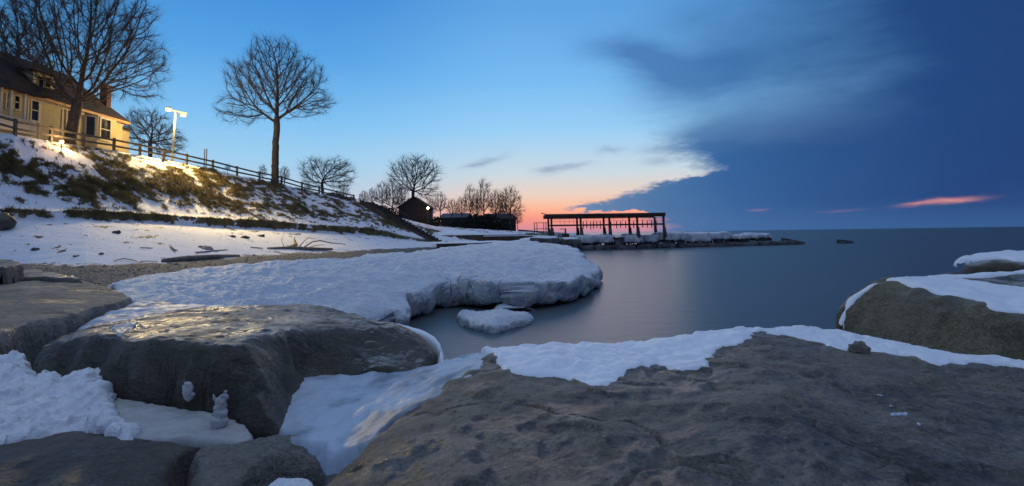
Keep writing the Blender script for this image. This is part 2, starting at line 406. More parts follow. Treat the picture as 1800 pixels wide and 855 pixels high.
# ------------------------------------------------------------------ the bluff and the beach
def L(*pts):
    out = []
    for p in pts:
        px, py, k, v = p
        out.append(PZ(px, py, v) if k == 'z' else P(px, py, v))
    out = np.array(out); a = out[:, 0] / out[:, 1]; i = np.argsort(a)
    return a[i], out[i, 1], out[i, 2]
yy = 'y'; zz = 'z'
lines = [
    (np.array([-1.8, -.9, -.6, -.3, -.14, -.04, .05, .12]), np.array([4., 8, 12, 25, 48, 62, 70, 80]), np.array([.35, .3, .0, -.4, -.4, -.4, -.4, -.6])),
    L((-900, 480, yy, 13), (-300, 480, yy, 20), (0, 464, zz, .7), (150, 465, zz, .7), (285, 460, zz, .7), (400, 452, zz, .7), (500, 446, zz, .65), (600, 441, zz, .6), (700, 437, zz, .5), (760, 434, zz, .45), (860, 430, zz, .4), (950, 424, yy, 80), (1000, 424, yy, 82)),
    L((-900, 400, yy, 16), (-300, 392, yy, 24), (0, 386, yy, 31), (150, 386, yy, 35), (300, 393, yy, 42), (450, 403, yy, 50), (550, 408, yy, 56), (650, 414, yy, 62), (765, 428, yy, 70), (860, 422, yy, 77), (950, 421, yy, 84), (1000, 422, yy, 86)),
    L((-900, 380, yy, 16.3), (-300, 372, yy, 24.3), (0, 366, yy, 31.3), (150, 372, yy, 35.3), (300, 378, yy, 42.3), (450, 388, yy, 50.3), (550, 394, yy, 56.3), (650, 402, yy, 62.4), (765, 426, yy, 71), (860, 420, yy, 78), (950, 419, yy, 86), (1000, 421, yy, 88)),
    L((-900, 370, yy, 17.3), (-300, 366, yy, 25.5), (0, 360, yy, 32.5), (150, 367, yy, 36.5), (300, 374, yy, 43.6), (450, 384, yy, 51.6), (550, 391, yy, 57.6), (650, 399, yy, 63.6), (765, 422, yy, 72), (860, 416, yy, 80), (950, 417, yy, 88), (1000, 420, yy, 90)),
    L((-900, 280, yy, 21), (-300, 285, yy, 29), (0, 300, yy, 35), (150, 314, yy, 40), (300, 330, yy, 48), (450, 352, yy, 57), (550, 368, yy, 64), (650, 383, yy, 70), (765, 409, yy, 77), (860, 410, yy, 85), (950, 413, yy, 91), (1000, 418, yy, 93)),
    L((-900, 160, yy, 25), (-300, 196, yy, 32), (26, 236, yy, 38), (100, 250.5, yy, 42), (146, 258, yy, 45), (200, 265, yy, 48), (246, 273, yy, 51), (300, 284, yy, 54), (374, 299, yy, 58.5), (417, 309, yy, 61), (456, 317.5, yy, 64), (495, 324, yy, 67), (531, 334, yy, 70), (561, 341, yy, 72), (622, 354, yy, 76), (650, 362, yy, 78), (700, 382, yy, 82), (765, 398, yy, 85), (860, 404, yy, 92), (950, 409, yy, 96), (1000, 416, yy, 98)),
]
def line_at(k, a): return np.interp(a, lines[k][0], lines[k][1]), np.interp(a, lines[k][0], lines[k][2])
def bluff_knots(a):
    Ys, Zs = [], []
    for k in range(7):
        y_, z_ = line_at(k, a); Ys.append(y_); Zs.append(z_)
    Ys.append(Ys[-1] + 5); Zs.append(Zs[-1] + .35 * np.clip((Zs[-1] - 3) / 4, 0, 1))
    Ys.append(Ys[-1] + 300); Zs.append(Zs[-1] + np.where(Zs[-1] < 3.5, .6, 0))
    return np.array(Ys), np.array(Zs)
def bluff_z(x, y):
    a = np.array([x / y]); Ys, Zs = bluff_knots(a); return float(np.interp(y, Ys[:, 0], Zs[:, 0]))
NA = 760
av = np.interp(np.linspace(0, 1, NA), [0, .12, 1], [-1.75, -1.0, .115])
Ys, Zs = bluff_knots(av)
rows = [34, 46, 9, 9, 48, 44, 8, 12]
VY, VZ, SP = [], [], []
for k, n in enumerate(rows):
    for i in range(n):
        f = i / n
        VY.append(Ys[k] * (1 - f) + Ys[k + 1] * f); VZ.append(Zs[k] * (1 - f) + Zs[k + 1] * f); SP.append(np.full(NA, k + f))
VY.append(Ys[-1]); VZ.append(Zs[-1]); SP.append(np.full(NA, 8.0))
VY = np.array(VY); VZ = np.array(VZ); SP = np.array(SP)
for _ in range(3):                           # round the breaks of slope a little
    VZ[1:-1] = VZ[1:-1] * .6 + .2 * (VZ[:-2] + VZ[2:])
AX = np.broadcast_to(av, VY.shape)
gx, gy, gz, sp = (AX * VY).ravel(), VY.ravel(), VZ.ravel().copy(), SP.ravel()
big = fbm(gx, gy, 0, .22, 4, .5, 1); med = fbm(gx, gy, gz, .9, 5, .55, 2); fin = fbm(gx, gy, gz, 2.6, 4, .6, 5)
pxa = 900 + 1000 * gx / gy
slope = np.interp(sp, [0, 1, 2, 3, 4, 5, 5.8, 6, 8], [.1, .12, .2, .3, .4, 1.0, .6, .15, .4])
edge_w = np.interp(pxa, [660, 700], [1, .35])
def bump(c, w): return np.exp(-((sp - c) / w) ** 2)
dg = np.interp(sp, [0, 1.5, 2.02, 2.2, 2.9, 3.05, 4.0, 4.25, 4.7, 5.25, 5.6, 5.9, 6.05, 8],
               [-.6, -.34, -.25, .45, .62, -.3, -.28, -.02, .20, .12, -.05, -.10, -.3, .1])
dg = dg + np.where((sp > 5.3) & (sp < 6.3), np.interp(pxa, [150, 300, 480, 560], [-.12, .12, .28, .0]), 0)
dg = dg + np.where((sp > 4.) & (sp < 5.6), np.interp(pxa, [-100, 130, 200, 480, 560, 650], [.05, -.02, .05, .0, -.12, -.1]), 0)
dg = dg + np.where((sp > 2.) & (sp < 3.1), big * .45 + np.interp(pxa, [500, 640], [.0, -.12]), 0)
grass = .5 + dg + med * .55 * edge_w + big * .28 * np.where(sp > 3.2, 1, 0) + fin * .40 - .03
grass = np.where(pxa > 760, .5 + big * .5 + med * .4 - .15, grass)
gravel = .5 + np.interp(sp, [0, .75, 1.0, 1.12, 2], [.6, .45, .0, -.5, -.8]) + med * .16
gravel = np.where(sp > 2, -1, gravel)
gz += slope * (.22 * big + .10 * med) * edge_w + np.clip(grass - .45, 0, .3) * .35 * (sp > 2)
rip = np.interp(sp, [1, 1.2, 1.8, 2], [0, .03, .04, 0]) * fbm(gx * .6 + gy * .9, gy * 3.0, 0, .9, 3, .5, 9)
gz += rip
nr = len(VY)
idx = np.arange(nr * NA).reshape(nr, NA)
Fq = np.stack([idx[:-1, :-1], idx[:-1, 1:], idx[1:, 1:], idx[1:, :-1]], -1).reshape(-1, 4)
GV = np.stack([gx, gy, gz], 1)
tag(mk('bluff_ground', GV, Fq, M['ground'], smooth=True, origin=(0, 0, 0), attr={'grass': grass, 'gravel': gravel}), kind='structure')

# dry grass blades standing out of the snow
w = np.clip(grass - .50, 0, .35) * (sp < 6.6) * (sp > 1.9) * (pxa > -150) * (pxa < 770)
w = w * np.where((sp > 2) & (sp < 3.1), .5, 1) * np.sqrt(gy / 40)
ids = rng.choice(len(w), 110000, p=w / w.sum())
bp = GV[ids] + rng.normal(size=(len(ids), 3)) * (.09, .12, .0)
bh = rng.uniform(.12, .42, len(ids)) * np.where((sp[ids] > 2) & (sp[ids] < 3.1), 1.2, .8)
lean = rng.normal(size=(len(ids), 3)) * .5 + np.array((.45, -.6, 0)); lean[:, 2] = rng.uniform(.2, 1.0, len(ids))
lean /= np.linalg.norm(lean, axis=1)[:, None]
wd = rng.normal(size=(len(ids), 3)); wd[:, 2] *= .2; wd /= np.linalg.norm(wd, axis=1)[:, None]
tip = bp + lean * bh[:, None]; tip[:, 2] -= bh * .15
b0 = bp - wd * .014; b1 = bp + wd * .014; b0[:, 2] -= .03; b1[:, 2] -= .03
V = np.stack([b0, b1, tip], 1).reshape(-1, 3)
tag(mk('dry_grass', V, np.arange(len(V)).reshape(-1, 3), M['grass'], origin=(-25, 45, 3)), label='dead brown grass poking through the snow on the bluff', cat='grass', kind='stuff')

# pebbles and cobbles along the water's edge
wg = np.clip(gravel - .48, 0, .3) * (sp > .25) * (sp < 1.15) * (pxa > -200) * (pxa < 760) * gy
ig = rng.choice(len(wg), 9000, p=wg / wg.sum())
octa = np.array([(1, 0, 0), (.5, .8, 0), (-.6, .8, 0), (-1, 0, 0), (-.4, -.8, 0), (.6, -.8, 0), (0, 0, 1), (0, 0, -1)], float)
of = [(0, 1, 6), (1, 2, 6), (2, 3, 6), (3, 4, 6), (4, 5, 6), (5, 0, 6)]
rr = rng.uniform(.02, .075, len(ig)) ** 1.0 * (1 + 1.2 * (rng.random(len(ig)) > .95))
cp = GV[ig] + rng.normal(size=(len(ig), 3)) * (.08, .12, 0)
an = rng.uniform(0, 6.28, len(ig)); sc3 = rng.uniform(.5, 1.2, (len(ig), 3)) * (1, 1, .55)
ov = octa[None] * sc3[:, None] * rr[:, None, None] + rng.normal(size=(len(ig), 8, 3)) * rr[:, None, None] * .12
ox = ov[..., 0] * np.cos(an)[:, None] - ov[..., 1] * np.sin(an)[:, None]; oy = ov[..., 0] * np.sin(an)[:, None] + ov[..., 1] * np.cos(an)[:, None]
PV = np.stack([ox + cp[:, :1], oy + cp[:, 1:2], ov[..., 2] + cp[:, 2:3]], -1).reshape(-1, 3)
PF = (np.array(of)[None] + (np.arange(len(ig)) * 8)[:, None, None]).reshape(-1, 3)
tag(mk('beach_gravel', PV, PF, simple('pebbles', (.05, .046, .04), (.26, .25, .23), 6, .8), origin=(-12, 30, .5)), label='grey pebbles strewn along the strip between snow and ice', cat='gravel', kind='stuff')

# ------------------------------------------------------------------ rock and ice builder
def rbf(pts, nz=(), smooth=0.0):
    pts = np.array(pts, float); p = pts[:, :2]; n = len(p)
    D = np.linalg.norm(p[:, None] - p[None], axis=2) - smooth * np.eye(n)
    A = np.zeros((n + 3, n + 3)); A[:n, :n] = D; A[:n, n] = 1; A[:n, n + 1:] = p; A[n, :n] = 1; A[n + 1:, :n] = p.T
    wgt = np.linalg.lstsq(A, np.concatenate([pts[:, 2], np.zeros(3)]), rcond=None)[0]
    def H(x, y):
        x = np.asarray(x, float); y = np.asarray(y, float); out = wgt[n] + wgt[n + 1] * x + wgt[n + 2] * y
        for i in range(n): out = out + wgt[i] * np.hypot(x - p[i, 0], y - p[i, 1])
        for amp, sc, oc, sd_ in nz: out = out + amp * fbm(x, y, 0, sc, oc, .5, sd_)
        return out
    return H
def densify(poly, step, jit=0.0, jsc=1.5, seed=0, rnd=2):
    p = np.array(poly, float)[:, :2]
    for _ in range(rnd):
        q = np.empty((len(p) * 2, 2)); nx = np.roll(p, -1, 0); q[0::2] = p * .75 + nx * .25; q[1::2] = p * .25 + nx * .75; p = q
    out = []
    for a, b in zip(p, np.roll(p, -1, 0)):
        n = max(1, int(np.linalg.norm(b - a) / step))
        for i in range(n): out.append(a + (b - a) * i / n)
    out = np.array(out)
    if jit:
        d = np.roll(out, -1, 0) - np.roll(out, 1, 0); nrm = np.stack([d[:, 1], -d[:, 0]], 1) / (np.linalg.norm(d, axis=1)[:, None] + 1e-9)
        out = out + nrm * (fbm(out[:, 0], out[:, 1], 0, jsc, 5, .6, seed) * jit)[:, None]
    return out
def nearest(p, poly):
    a = poly; b = np.roll(poly, -1, 0); ab = b - a; L2 = (ab ** 2).sum(1) + 1e-12
    D = np.empty(len(p)); Q = np.empty((len(p), 2)); IN = np.empty(len(p), bool)
    ch = max(1, int(1.5e6 / len(a)))
    for s_ in range(0, len(p), ch):
        q = p[s_:s_ + ch]
        t = np.clip(((q[:, None, 0] - a[None, :, 0]) * ab[None, :, 0] + (q[:, None, 1] - a[None, :, 1]) * ab[None, :, 1]) / L2, 0, 1)
        cx = a[None, :, 0] + t * ab[None, :, 0]; cy = a[None, :, 1] + t * ab[None, :, 1]
        d2 = (cx - q[:, None, 0]) ** 2 + (cy - q[:, None, 1]) ** 2; j = d2.argmin(1); r = np.arange(len(q))
        D[s_:s_ + ch] = np.sqrt(d2[r, j]); Q[s_:s_ + ch, 0] = cx[r, j]; Q[s_:s_ + ch, 1] = cy[r, j]
        cond = (a[None, :, 1] > q[:, None, 1]) != (b[None, :, 1] > q[:, None, 1])
        xi = a[None, :, 0] + (q[:, None, 1] - a[None, :, 1]) * ab[None, :, 0] / (ab[None, :, 1] + 1e-12)
        IN[s_:s_ + ch] = (cond & (q[:, None, 0] < xi)).sum(1) % 2 == 1
    return D, Q, IN
PROF_ROCK = ([0, .2, .4, .6, .8, 1], [1, .74, .45, .2, .06, 0], [0, .015, .07, .25, .6, 1])
PROF_SNOW = ([0, .3, .55, .8, 1], [1, .6, .25, .0, .12], [0, .03, .15, .6, 1])
PROF_SHELF = ([0, .12, .22, .30, .42, .55, .64, .8, .9, 1], [1, .52, .20, .06, .0, .05, .12, .62, .8, .8], [0, .003, .015, .07, .38, .70, .88, .90, .93, 1.6])
def slab(name, poly, H, base, mat, w=.2, sp=.03, jit=.03, jsc=1.5, prof=PROF_ROCK, disp=(.03, 2.0), seed=1, parent=None, rnd=2, topdisp=0.0, dense=None, axes=None):
    out = densify(poly, sp * 2, jit, jsc, seed, rnd)
    x0, y0 = out.min(0) - sp; x1, y1 = out.max(0) + sp
    if axes is not None: Xg, Yg = np.meshgrid(*axes)
    elif dense is None:
        xs = np.arange(x0, x1, sp); ys = np.arange(y0, y1, sp); Xg, Yg = np.meshgrid(xs, ys)
    else:                                    # spacing grows with distance: same detail for less mesh
        a0 = (out[:, 0] / out[:, 1]).min() - .01; a1 = (out[:, 0] / out[:, 1]).max() + .01
        aa = np.arange(a0, a1, dense); yl = np.exp(np.arange(math.log(max(y0, .5)), math.log(y1), dense * 1.6)); A_, Yg = np.meshgrid(aa, yl); Xg = A_ * Yg
    nyy, nxx = Xg.shape
    p = np.stack([Xg.ravel(), Yg.ravel()], 1); D, Q, IN = nearest(p, out)
    t = np.clip(1 - D / w, 0, 1); off = np.interp(t, prof[0], prof[1]) * w; g = np.interp(t, prof[0], prof[2])
    n = (p - Q) / (D[:, None] + 1e-9)
    pos = np.where((t > 0)[:, None], Q + n * off[:, None], p)
    zt = H(pos[:, 0], pos[:, 1]); bs = base(pos[:, 0], pos[:, 1]) if callable(base) else base
    zt = np.maximum(zt, bs + .01); z = zt * (1 - g) + bs * g
    id_ = np.arange(len(p)).reshape(nyy, nxx)
    F = np.stack([id_[:-1, :-1], id_[:-1, 1:], id_[1:, 1:], id_[1:, :-1]], -1).reshape(-1, 4)
    F = F[IN[F].all(1)]
    used = np.unique(F); rem = -np.ones(len(p), int); rem[used] = np.arange(len(used)); F = rem[F]
    V = np.stack([pos[used, 0], pos[used, 1], z[used]], 1)
    if disp[0] or topdisp:
        fn = np.cross(V[F[:, 2]] - V[F[:, 0]], V[F[:, 3]] - V[F[:, 1]])
        vn = np.zeros_like(V)
        for k in range(4): np.add.at(vn, F[:, k], fn)
        vn /= np.linalg.norm(vn, axis=1)[:, None] + 1e-12
        k = disp[0] * (1 - np.clip(vn[:, 2], 0, 1)) * fbm(V[:, 0], V[:, 1], V[:, 2], disp[1], 5, .55, seed)
        V = V + vn * k[:, None]
    return mk(name, V, F, mat, parent, smooth=True)
def ledges(H, amp, sc, seed, k=9.0, az=.6):
    def G(x, y):
        z = H(x, y); u = np.asarray(x) * math.cos(az) + np.asarray(y) * math.sin(az)
        ph = u * sc + 1.6 * fbm(x, y, 0, .9, 4, .55, seed); f = ph - np.floor(ph)
        crack = np.exp(-(fbm(np.asarray(x) + 9, y, 0, .55, 4, .5, seed + 3) / .018) ** 2)
        return z + amp * (1 / (1 + np.exp(-k * 3 * (f - .5))) - f) - crack * amp * .9
    return G
def pz(*pts): return [PZ(*p) if len(p) == 3 else np.array(p[:3]) for p in pts]
def W(x, y, z): return (x, y, z, 0)
def on(H, pts):                              # trace photo pixels on to a surface
    res = []
    for px, py in pts:
        d = ray(px, py); t = np.linspace(1.5, 60, 6000); x = d[0] * t; y = d[1] * t; z = EYE + d[2] * t
        k = np.argmax(z < H(x, y)); res.append((x[k], y[k]))
    return res
NEAR = 6.0

# --- the big foreground slab
slab_edge = pz((440, 960, .40), (545, 862, .52), (600, 800, .60), (655, 745, .66), (700, 706, .70), (760, 676, .72), (812, 648, .74), (838, 619, .75), (900, 608, .76), (1000, 602, .78), (1100, 600, .78),
               (1180, 596, .80), (1260, 580, .82), (1340, 572, .84), (1460, 575, .80), (1560, 602, .76), (1700, 632, .72), (1800, 642, .70), (2050, 690, .68),
               W(7.5, 1.5, .6), W(7, -4, .6), W(0, -4.5, .6), W(-2.6, -3, .5), W(-2.2, .6, .4))
slab_in = pz((720, 740, .735), (640, 850, .70), (690, 790, .73), (600, 860, .64), (850, 660, .79), (1000, 700, .80), (1000, 840, .80), (1200, 660, .81), (1340, 600, .885), (1390, 680, .90), (1430, 800, .87), (1330, 760, .845), (1250, 850, .80), (1520, 700, .80), (1650, 690, .77), (1750, 720, .74), (1780, 850, .70), (1600, 800, .75), W(0, 0, .78), W(2, 0, .78), W(3, -2, .75), W(-1, -1, .7))
H1 = rbf(slab_edge + slab_in, ((.035, .8, 4, 1), (.018, 3.0, 5, 2), (.008, 11, 4, 8)), .25)
H1 = ledges(H1, .026, .85, 31)
o = slab('rock_slab', slab_edge, H1, -.9, M['rock'], .14, .03, .05, 2.2, disp=(.04, 3), seed=3,
         axes=(np.concatenate([np.arange(-3, 4.2, .016), np.arange(4.2, 8, .04)]), np.concatenate([np.arange(-5, 1.6, .15), np.arange(1.6, 3.2, .014), np.arange(3.2, 6.6, .022)])))
tag(o, 'broad brown stone slab filling the bottom right foreground', 'rock', 'armour stones along the shore')

# --- left boulder with the peaked top
b_edge = pz((40, 640, .50), (60, 610, .62), (120, 583, .72), (200, 566, .80), (280, 548, .82), (350, 539, .83), (430, 536, .84), (520, 532, .85), (565, 534, .84), (620, 547, .80), (690, 571, .72), (745, 588, .64), (776, 612, .55), (770, 640, .45), (735, 672, .40),
            (600, 690, .36), (530, 735, .34), (545, 790, .25), (480, 800, .28), (440, 782, .34), (380, 762, .36), (300, 745, .38), (205, 722, .42), (120, 720, .38), (50, 710, .38))
b_in = pz((350, 560, .87), (480, 555, .88), (250, 580, .86), (330, 585, .90), (420, 582, .91), (520, 565, .885), (600, 558, .85), (660, 574, .79), (730, 600, .66), (70, 640, .56))
for px, pc, Yc, pb in ((100, 612, 5.36, 690), (160, 604, 5.14, 690), (220, 606, 4.85, 692), (260, 607, 4.72, 702), (300, 608, 4.60, 712), (340, 609, 4.53, 722), (380, 610, 4.48, 732), (412, 609, 4.50, 735)):
    b_in += [P(px, pc, Yc)]; zc = b_in[-1][2]
    b_in += [np.array(((px - 900) / 1000 * (Yc + a_), Yc + a_, zc + b_)) for a_, b_ in ((.05, .004), (.12, .004), (.22, .0), (.38, -.006), (.6, -.014))]
    for f_ in (.10, .3, .6, 1.0): py = pc + (pb - pc) * f_; b_in.append(P(px, py, Yc - .03 - .0014 * (py - pc)))
for px, py, Yc in ((430, 607, 4.54), (441, 630, 4.46), (448, 655, 4.39), (455, 700, 4.25), (470, 740, 4.15), (480, 765, 4.06), (470, 600, 4.9), (500, 592, 5.2), (520, 588, 5.45), (560, 582, 5.75), (600, 577, 5.95), (650, 575, 6.15), (690, 576, 6.3),
                   (505, 690, 4.88), (520, 660, 5.28), (560, 657, 5.4), (600, 655, 5.48), (650, 655, 5.45), (690, 655, 5.42), (740, 656, 5.6), (480, 640, 4.75), (490, 670, 4.75), (550, 625, 5.5), (620, 620, 5.75), (700, 620, 5.95), (490, 730, 4.4), (505, 760, 4.3)):
    b_in.append(P(px, py, Yc))
    if 470 <= px <= 690 and py <= 600: b_in += [np.array(((px - 900) / 1000 * (Yc + a_), Yc + a_, b_in[-1][2] + b_)) for a_, b_ in ((.1, .01), (.3, .01))]
H2 = rbf(b_edge + b_in, ((.02, 1.2, 4, 3), (.013, 4.0, 5, 4), (.006, 14, 3, 8)), .01)
H2 = ledges(H2, .008, 1.1, 37)
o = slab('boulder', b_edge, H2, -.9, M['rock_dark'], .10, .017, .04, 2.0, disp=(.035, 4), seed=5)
tag(o, 'large dark boulder with a pale top left of the centre, ice round its foot', 'rock', 'armour stones along the shore')

# --- slabs at the left edge
e3 = pz((-200, 640, .75), (-200, 500, .80), (0, 496, .80), (60, 487, .80), (130, 488, .80), (185, 500, .80), (250, 519, .79), (215, 534, .78), (150, 548, .78), (90, 562, .78), (0, 588, .78), (-60, 610, .78))
H3 = rbf(e3 + pz((80, 520, .84), (0, 530, .83), (160, 515, .82)), ((.025, 1.2, 4, 5), (.01, 4, 4, 6)), .2)
tag(slab('rock_slab', e3, H3, -.9, M['rock_pale'], .16, .03, .05, 1.6, disp=(.06, 2.4), seed=6), 'flat pale stone slab with a dark undercut edge, left of the ice shelf', 'rock', 'armour stones along the shore')
e3b = pz((-200, 492, .90), (-200, 466, .95), (0, 473, .95), (70, 472, .95), (130, 480, .92), (172, 492, .90), (120, 492, .88), (40, 488, .88))
H3b = rbf(e3b, ((.03, 1.0, 4, 7),), .2)
tag(slab('rock_slab', e3b, H3b, -.9, M['rock_dark'], .2, .06, .05, 1.4, disp=(.06, 2), seed=8), 'low grey stone slab with a dark crack behind the pale slab', 'rock', 'armour stones along the shore')
e3c = pz((-120, 470, 1.22), (-120, 455, 1.28), (0, 455, 1.28), (36, 457, 1.28), (47, 463, 1.22), (44, 468, 1.18), (0, 470, 1.2))
H3c = rbf(e3c, ((.02, 1.0, 4, 7),), .2)
tag(slab('stone_block', e3c, H3c, .2, M['rock_dark'], .12, .05, .03, 1.4, disp=(.04, 2), seed=9), 'squared dark stone block at the left edge of the beach', 'rock')
# --- bottom left rocks
e4 = pz((-250, 790, .42), (-80, 752, .44), (40, 752, .45), (140, 748, .46), (250, 764, .43), (330, 776, .42), (420, 772, .44), (340, 800, .40), (318, 860, .34), (330, 930, .3), (250, 1000, .3), (-50, 1000, .32), (-300, 950, .3))
H4 = rbf(e4 + pz((60, 800, .46), (200, 800, .47), (270, 830, .44), (100, 900, .45)), ((.03, 1.6, 4, 9), (.012, 5, 4, 4)), .1)
tag(slab('rock_slab', e4, H4, -.9, M['rock_plain'], .1, .015, .03, 2.4, disp=(.05, 3), seed=11), 'dark stone at the bottom left corner below the lumpy snow', 'rock', 'armour stones along the shore')
e5 = pz((318, 810, .37), (330, 775, .42), (400, 764, .45), (480, 758, .45), (545, 757, .43), (600, 770, .42), (665, 785, .43), (690, 830, .40), (660, 905, .34), (590, 900, .28), (545, 860, .24), (500, 826, .30), (455, 845, .28), (430, 880, .22), (400, 960, .15), (330, 940, .15))
H5 = rbf(e5 + pz((420, 800, .41), (500, 790, .42), (380, 850, .33)), ((.02, 2.4, 4, 12), (.01, 6, 4, 4)), .08)
tag(slab('rock_slab', e5, H5, -.9, M['rock_pale'], .09, .013, .025, 2.6, disp=(.05, 4), seed=12), 'small pale grey stone wedged under the boulder at the bottom', 'rock', 'armour stones along the shore')
# --- right boulder
e6 = pz((1452, 582, .50), (1466, 545, .76), (1488, 512, .98), (1530, 490, 1.08), (1600, 485, 1.12), (1680, 490, 1.11), (1800, 503, 1.09), (2050, 525, 1.07),
        (2300, 640, .9), (2100, 700, .50), (1960, 672, .50), (1800, 652, .52), (1700, 636, .54), (1600, 612, .55), (1520, 590, .55))
i6 = pz((1700, 512, 1.10), (1800, 525, 1.08), (1650, 505, 1.11), (1950, 560, 1.02))
for px, pt, Yt, pb, Yb in ((1500, 522, 7.3, 582, 7.0), (1540, 501, 7.05, 594, 6.7), (1600, 511, 6.5, 610, 6.25), (1650, 523, 6.15, 622, 5.9), (1715, 534, 5.75, 633, 5.5), (1760, 552, 5.5, 640, 5.3), (1810, 555, 5.3, 650, 5.05), (1900, 565, 4.9, 670, 4.7)):
    a_, b_ = P(px, pt, Yt), P(px, pb, Yb); i6 += [a_, b_, a_ * .7 + b_ * .3 + np.array((0, -.05, 0)), a_ * .35 + b_ * .65]
    i6 += [np.array(((px - 900) / 1000 * (Yt + q), Yt + q, a_[2] + .01)) for q in (.08, .25, .6)]
H6 = rbf(e6 + i6, ((.02, 1.3, 4, 13), (.015, 4.5, 5, 14)), .01)
tag(slab('boulder', e6, H6, -.9, M['rock_olive'], .09, .02, .04, 2.0, disp=(.045, 3), seed=14), 'olive brown boulder at the right edge with snow on its back', 'rock', 'armour stones along the shore')
def farrock(name, lab, pts, zt, seed, mat, sp=.04, base=-.9, w=.16, cap=None, caplab=None):
    ed = pz(*[(q_[0], q_[1], q_[2] if len(q_) > 2 else zt) for q_ in pts])
    H = rbf(ed, ((.04, 1.2, 4, seed),), .1)
    tag(slab(name, ed, H, base, mat, w, sp, .05, 1.8, disp=(.06, 2.4), seed=seed), lab, 'rock', 'armour stones along the shore'); return H
H8 = farrock('boulder', 'low dark stone between two snow tongues, farthest left of the right hand rocks', [(1620, 487, 1.08), (1650, 475, 1.14), (1690, 472.5, 1.15), (1720, 475, 1.14), (1700, 484, 1.10), (1660, 487, 1.08)], 1.12, 21, M['rock_dark'])
H9 = farrock('boulder', 'dark grey stone strip crossing the right edge above the olive boulder', [(1655, 491, 1.08), (1700, 483, 1.14), (1750, 482, 1.15), (1800, 471, 1.19), (2000, 471, 1.18), (2000, 512, 1.03), (1800, 507, 1.05), (1740, 501, 1.07), (1700, 496, 1.08)], 1.16, 22, M['rock_dark'])
H10 = farrock('boulder', 'farthest right hand boulder under thick snow', [(1676, 471, 1.14), (1682, 459, 1.24), (1720, 448, 1.32), (1760, 444, 1.34), (1860, 443, 1.34), (2050, 447, 1.33), (2050, 462, 1.25), (2050, 476, 1.13), (1800, 476, 1.13), (1780, 459, 1.27), (1740, 474, 1.13), (1710, 474, 1.13)], 1.25, 23, M['rock_dark'])

# ------------------------------------------------------------------ snow and ice lying on the rocks
def snow(name, lab, H, pts, T, mat, w=.06, sp=.02, jit=.03, jsc=4, seed=1, lump=((.012, 9, 4, 1),), depth=.05, cat='snow', rnd=1, dense=None):
    poly = on(H, pts) if not isinstance(pts, np.ndarray) else pts
    def top(x, y):
        z = H(x, y) + T
        for a, s_, o_, sd_ in lump: z = z + a * fbm(x, y, 0, s_, o_, .55, sd_)
        return z
    return tag(slab(name, poly, top, lambda x, y: H(x, y) - depth, mat, w, sp, jit, jsc, PROF_SNOW, (0, 1), seed, rnd=rnd, dense=dense), lab, cat)
Hx1 = rbf([p + np.array((0, 0, 0)) for p in slab_edge + slab_in] + [p + np.array((0, .35, -.16)) for p in slab_edge[6:17]], ((.035, .8, 4, 1), (.016, 3.0, 5, 2)), .25)
far_edge = [PZ(px, py, z)[:2] for px, py, z in [(1860, 645, .70), (1800, 634, .71), (1745, 624, .75), (1700, 628, .72), (1640, 616, .75), (1560, 594, .78), (1510, 581, .80), (1460, 572, .82), (1380, 568, .86), (1340, 569, .86), (1290, 572, .84), (1250, 580, .84), (1190, 596, .82), (1100, 600, .80), (1000, 602, .80), (900, 606, .78), (850, 612, .77), (838, 616, .76)]]
near_edge = on(H1, [(868, 622), (868, 640), (884, 655), (915, 662), (960, 664), (1008, 668), (1025, 676), (1048, 684), (1075, 676), (1102, 668), (1104, 655), (1125, 646), (1150, 643), (1165, 650), (1185, 654), (1215, 650), (1252, 650), (1250, 628), (1262, 618), (1290, 610), (1318, 602), (1326, 588), (1342, 582), (1350, 590), (1400, 593), (1450, 608), (1488, 622), (1502, 612), (1530, 612), (1538, 623), (1590, 626), (1640, 645), (1700, 641), (1760, 644), (1800, 651), (1860, 660)])
def H1t(x, y): return H1(x, y)
snow('snow_bank', 'smooth snow band along the lake side edge of the big foreground slab', H1t, np.array(list(near_edge) + [tuple(p) for p in far_edge]), 0.018, M['snow'], .07, .02, .045, 8, 31, ((.012, 3, 4, 1),), .10, rnd=1, dense=.0025)
for k, q in enumerate([[(1560, 728), (1590, 723), (1602, 730), (1570, 735)], [(1608, 742), (1622, 746), (1614, 752)], [(1535, 692), (1556, 695), (1545, 697)], [(1560, 710), (1576, 713), (1566, 716)], [(1518, 685), (1528, 684), (1526, 689)]]):
    lab_ = ['largest ice fleck in the row across the foreground slab', 'lowest ice fleck on the foreground slab', 'ice fleck second from the top of the row on the slab', 'ice fleck just above the largest one on the slab', 'topmost tiny ice fleck on the foreground slab'][k]
    snow('ice_patch', lab_, H1, q, .004, M['ice'], .012, .004, .004, 20, 40 + k, ((.002, 30, 2, 1),), .02, cat='ice')

# ice sheet in the gap between the two rocks
g_edge = pz((508, 668, .50), (545, 650, .53), (600, 655, .52), (690, 655, .52), (750, 650, .56), (790, 634, .64), (815, 618, .70), (858, 613, .76), (868, 640, .79), (800, 680, .78), (735, 708, .74), (700, 730, .68), (650, 775, .60), (614, 800, .48), (592, 800, .44), (570, 795, .43), (560, 783, .43), (500, 776, .42), (478, 735, .42), (490, 692, .46))
gi = pz((600, 700, .50), (700, 690, .58), (770, 665, .67), (540, 730, .46), (620, 760, .46))
HG = rbf(g_edge + gi, ((.03, 1.8, 4, 3), (.012, 6, 4, 4)), .1)
tag(slab('ice_sheet', [p[:2] for p in g_edge], HG, .05, M['ice'], .05, .014, .03, 5, disp=(.02, 6), seed=33, rnd=1), 'blue white ice sheet filling the gap between boulder and big slab', 'ice')
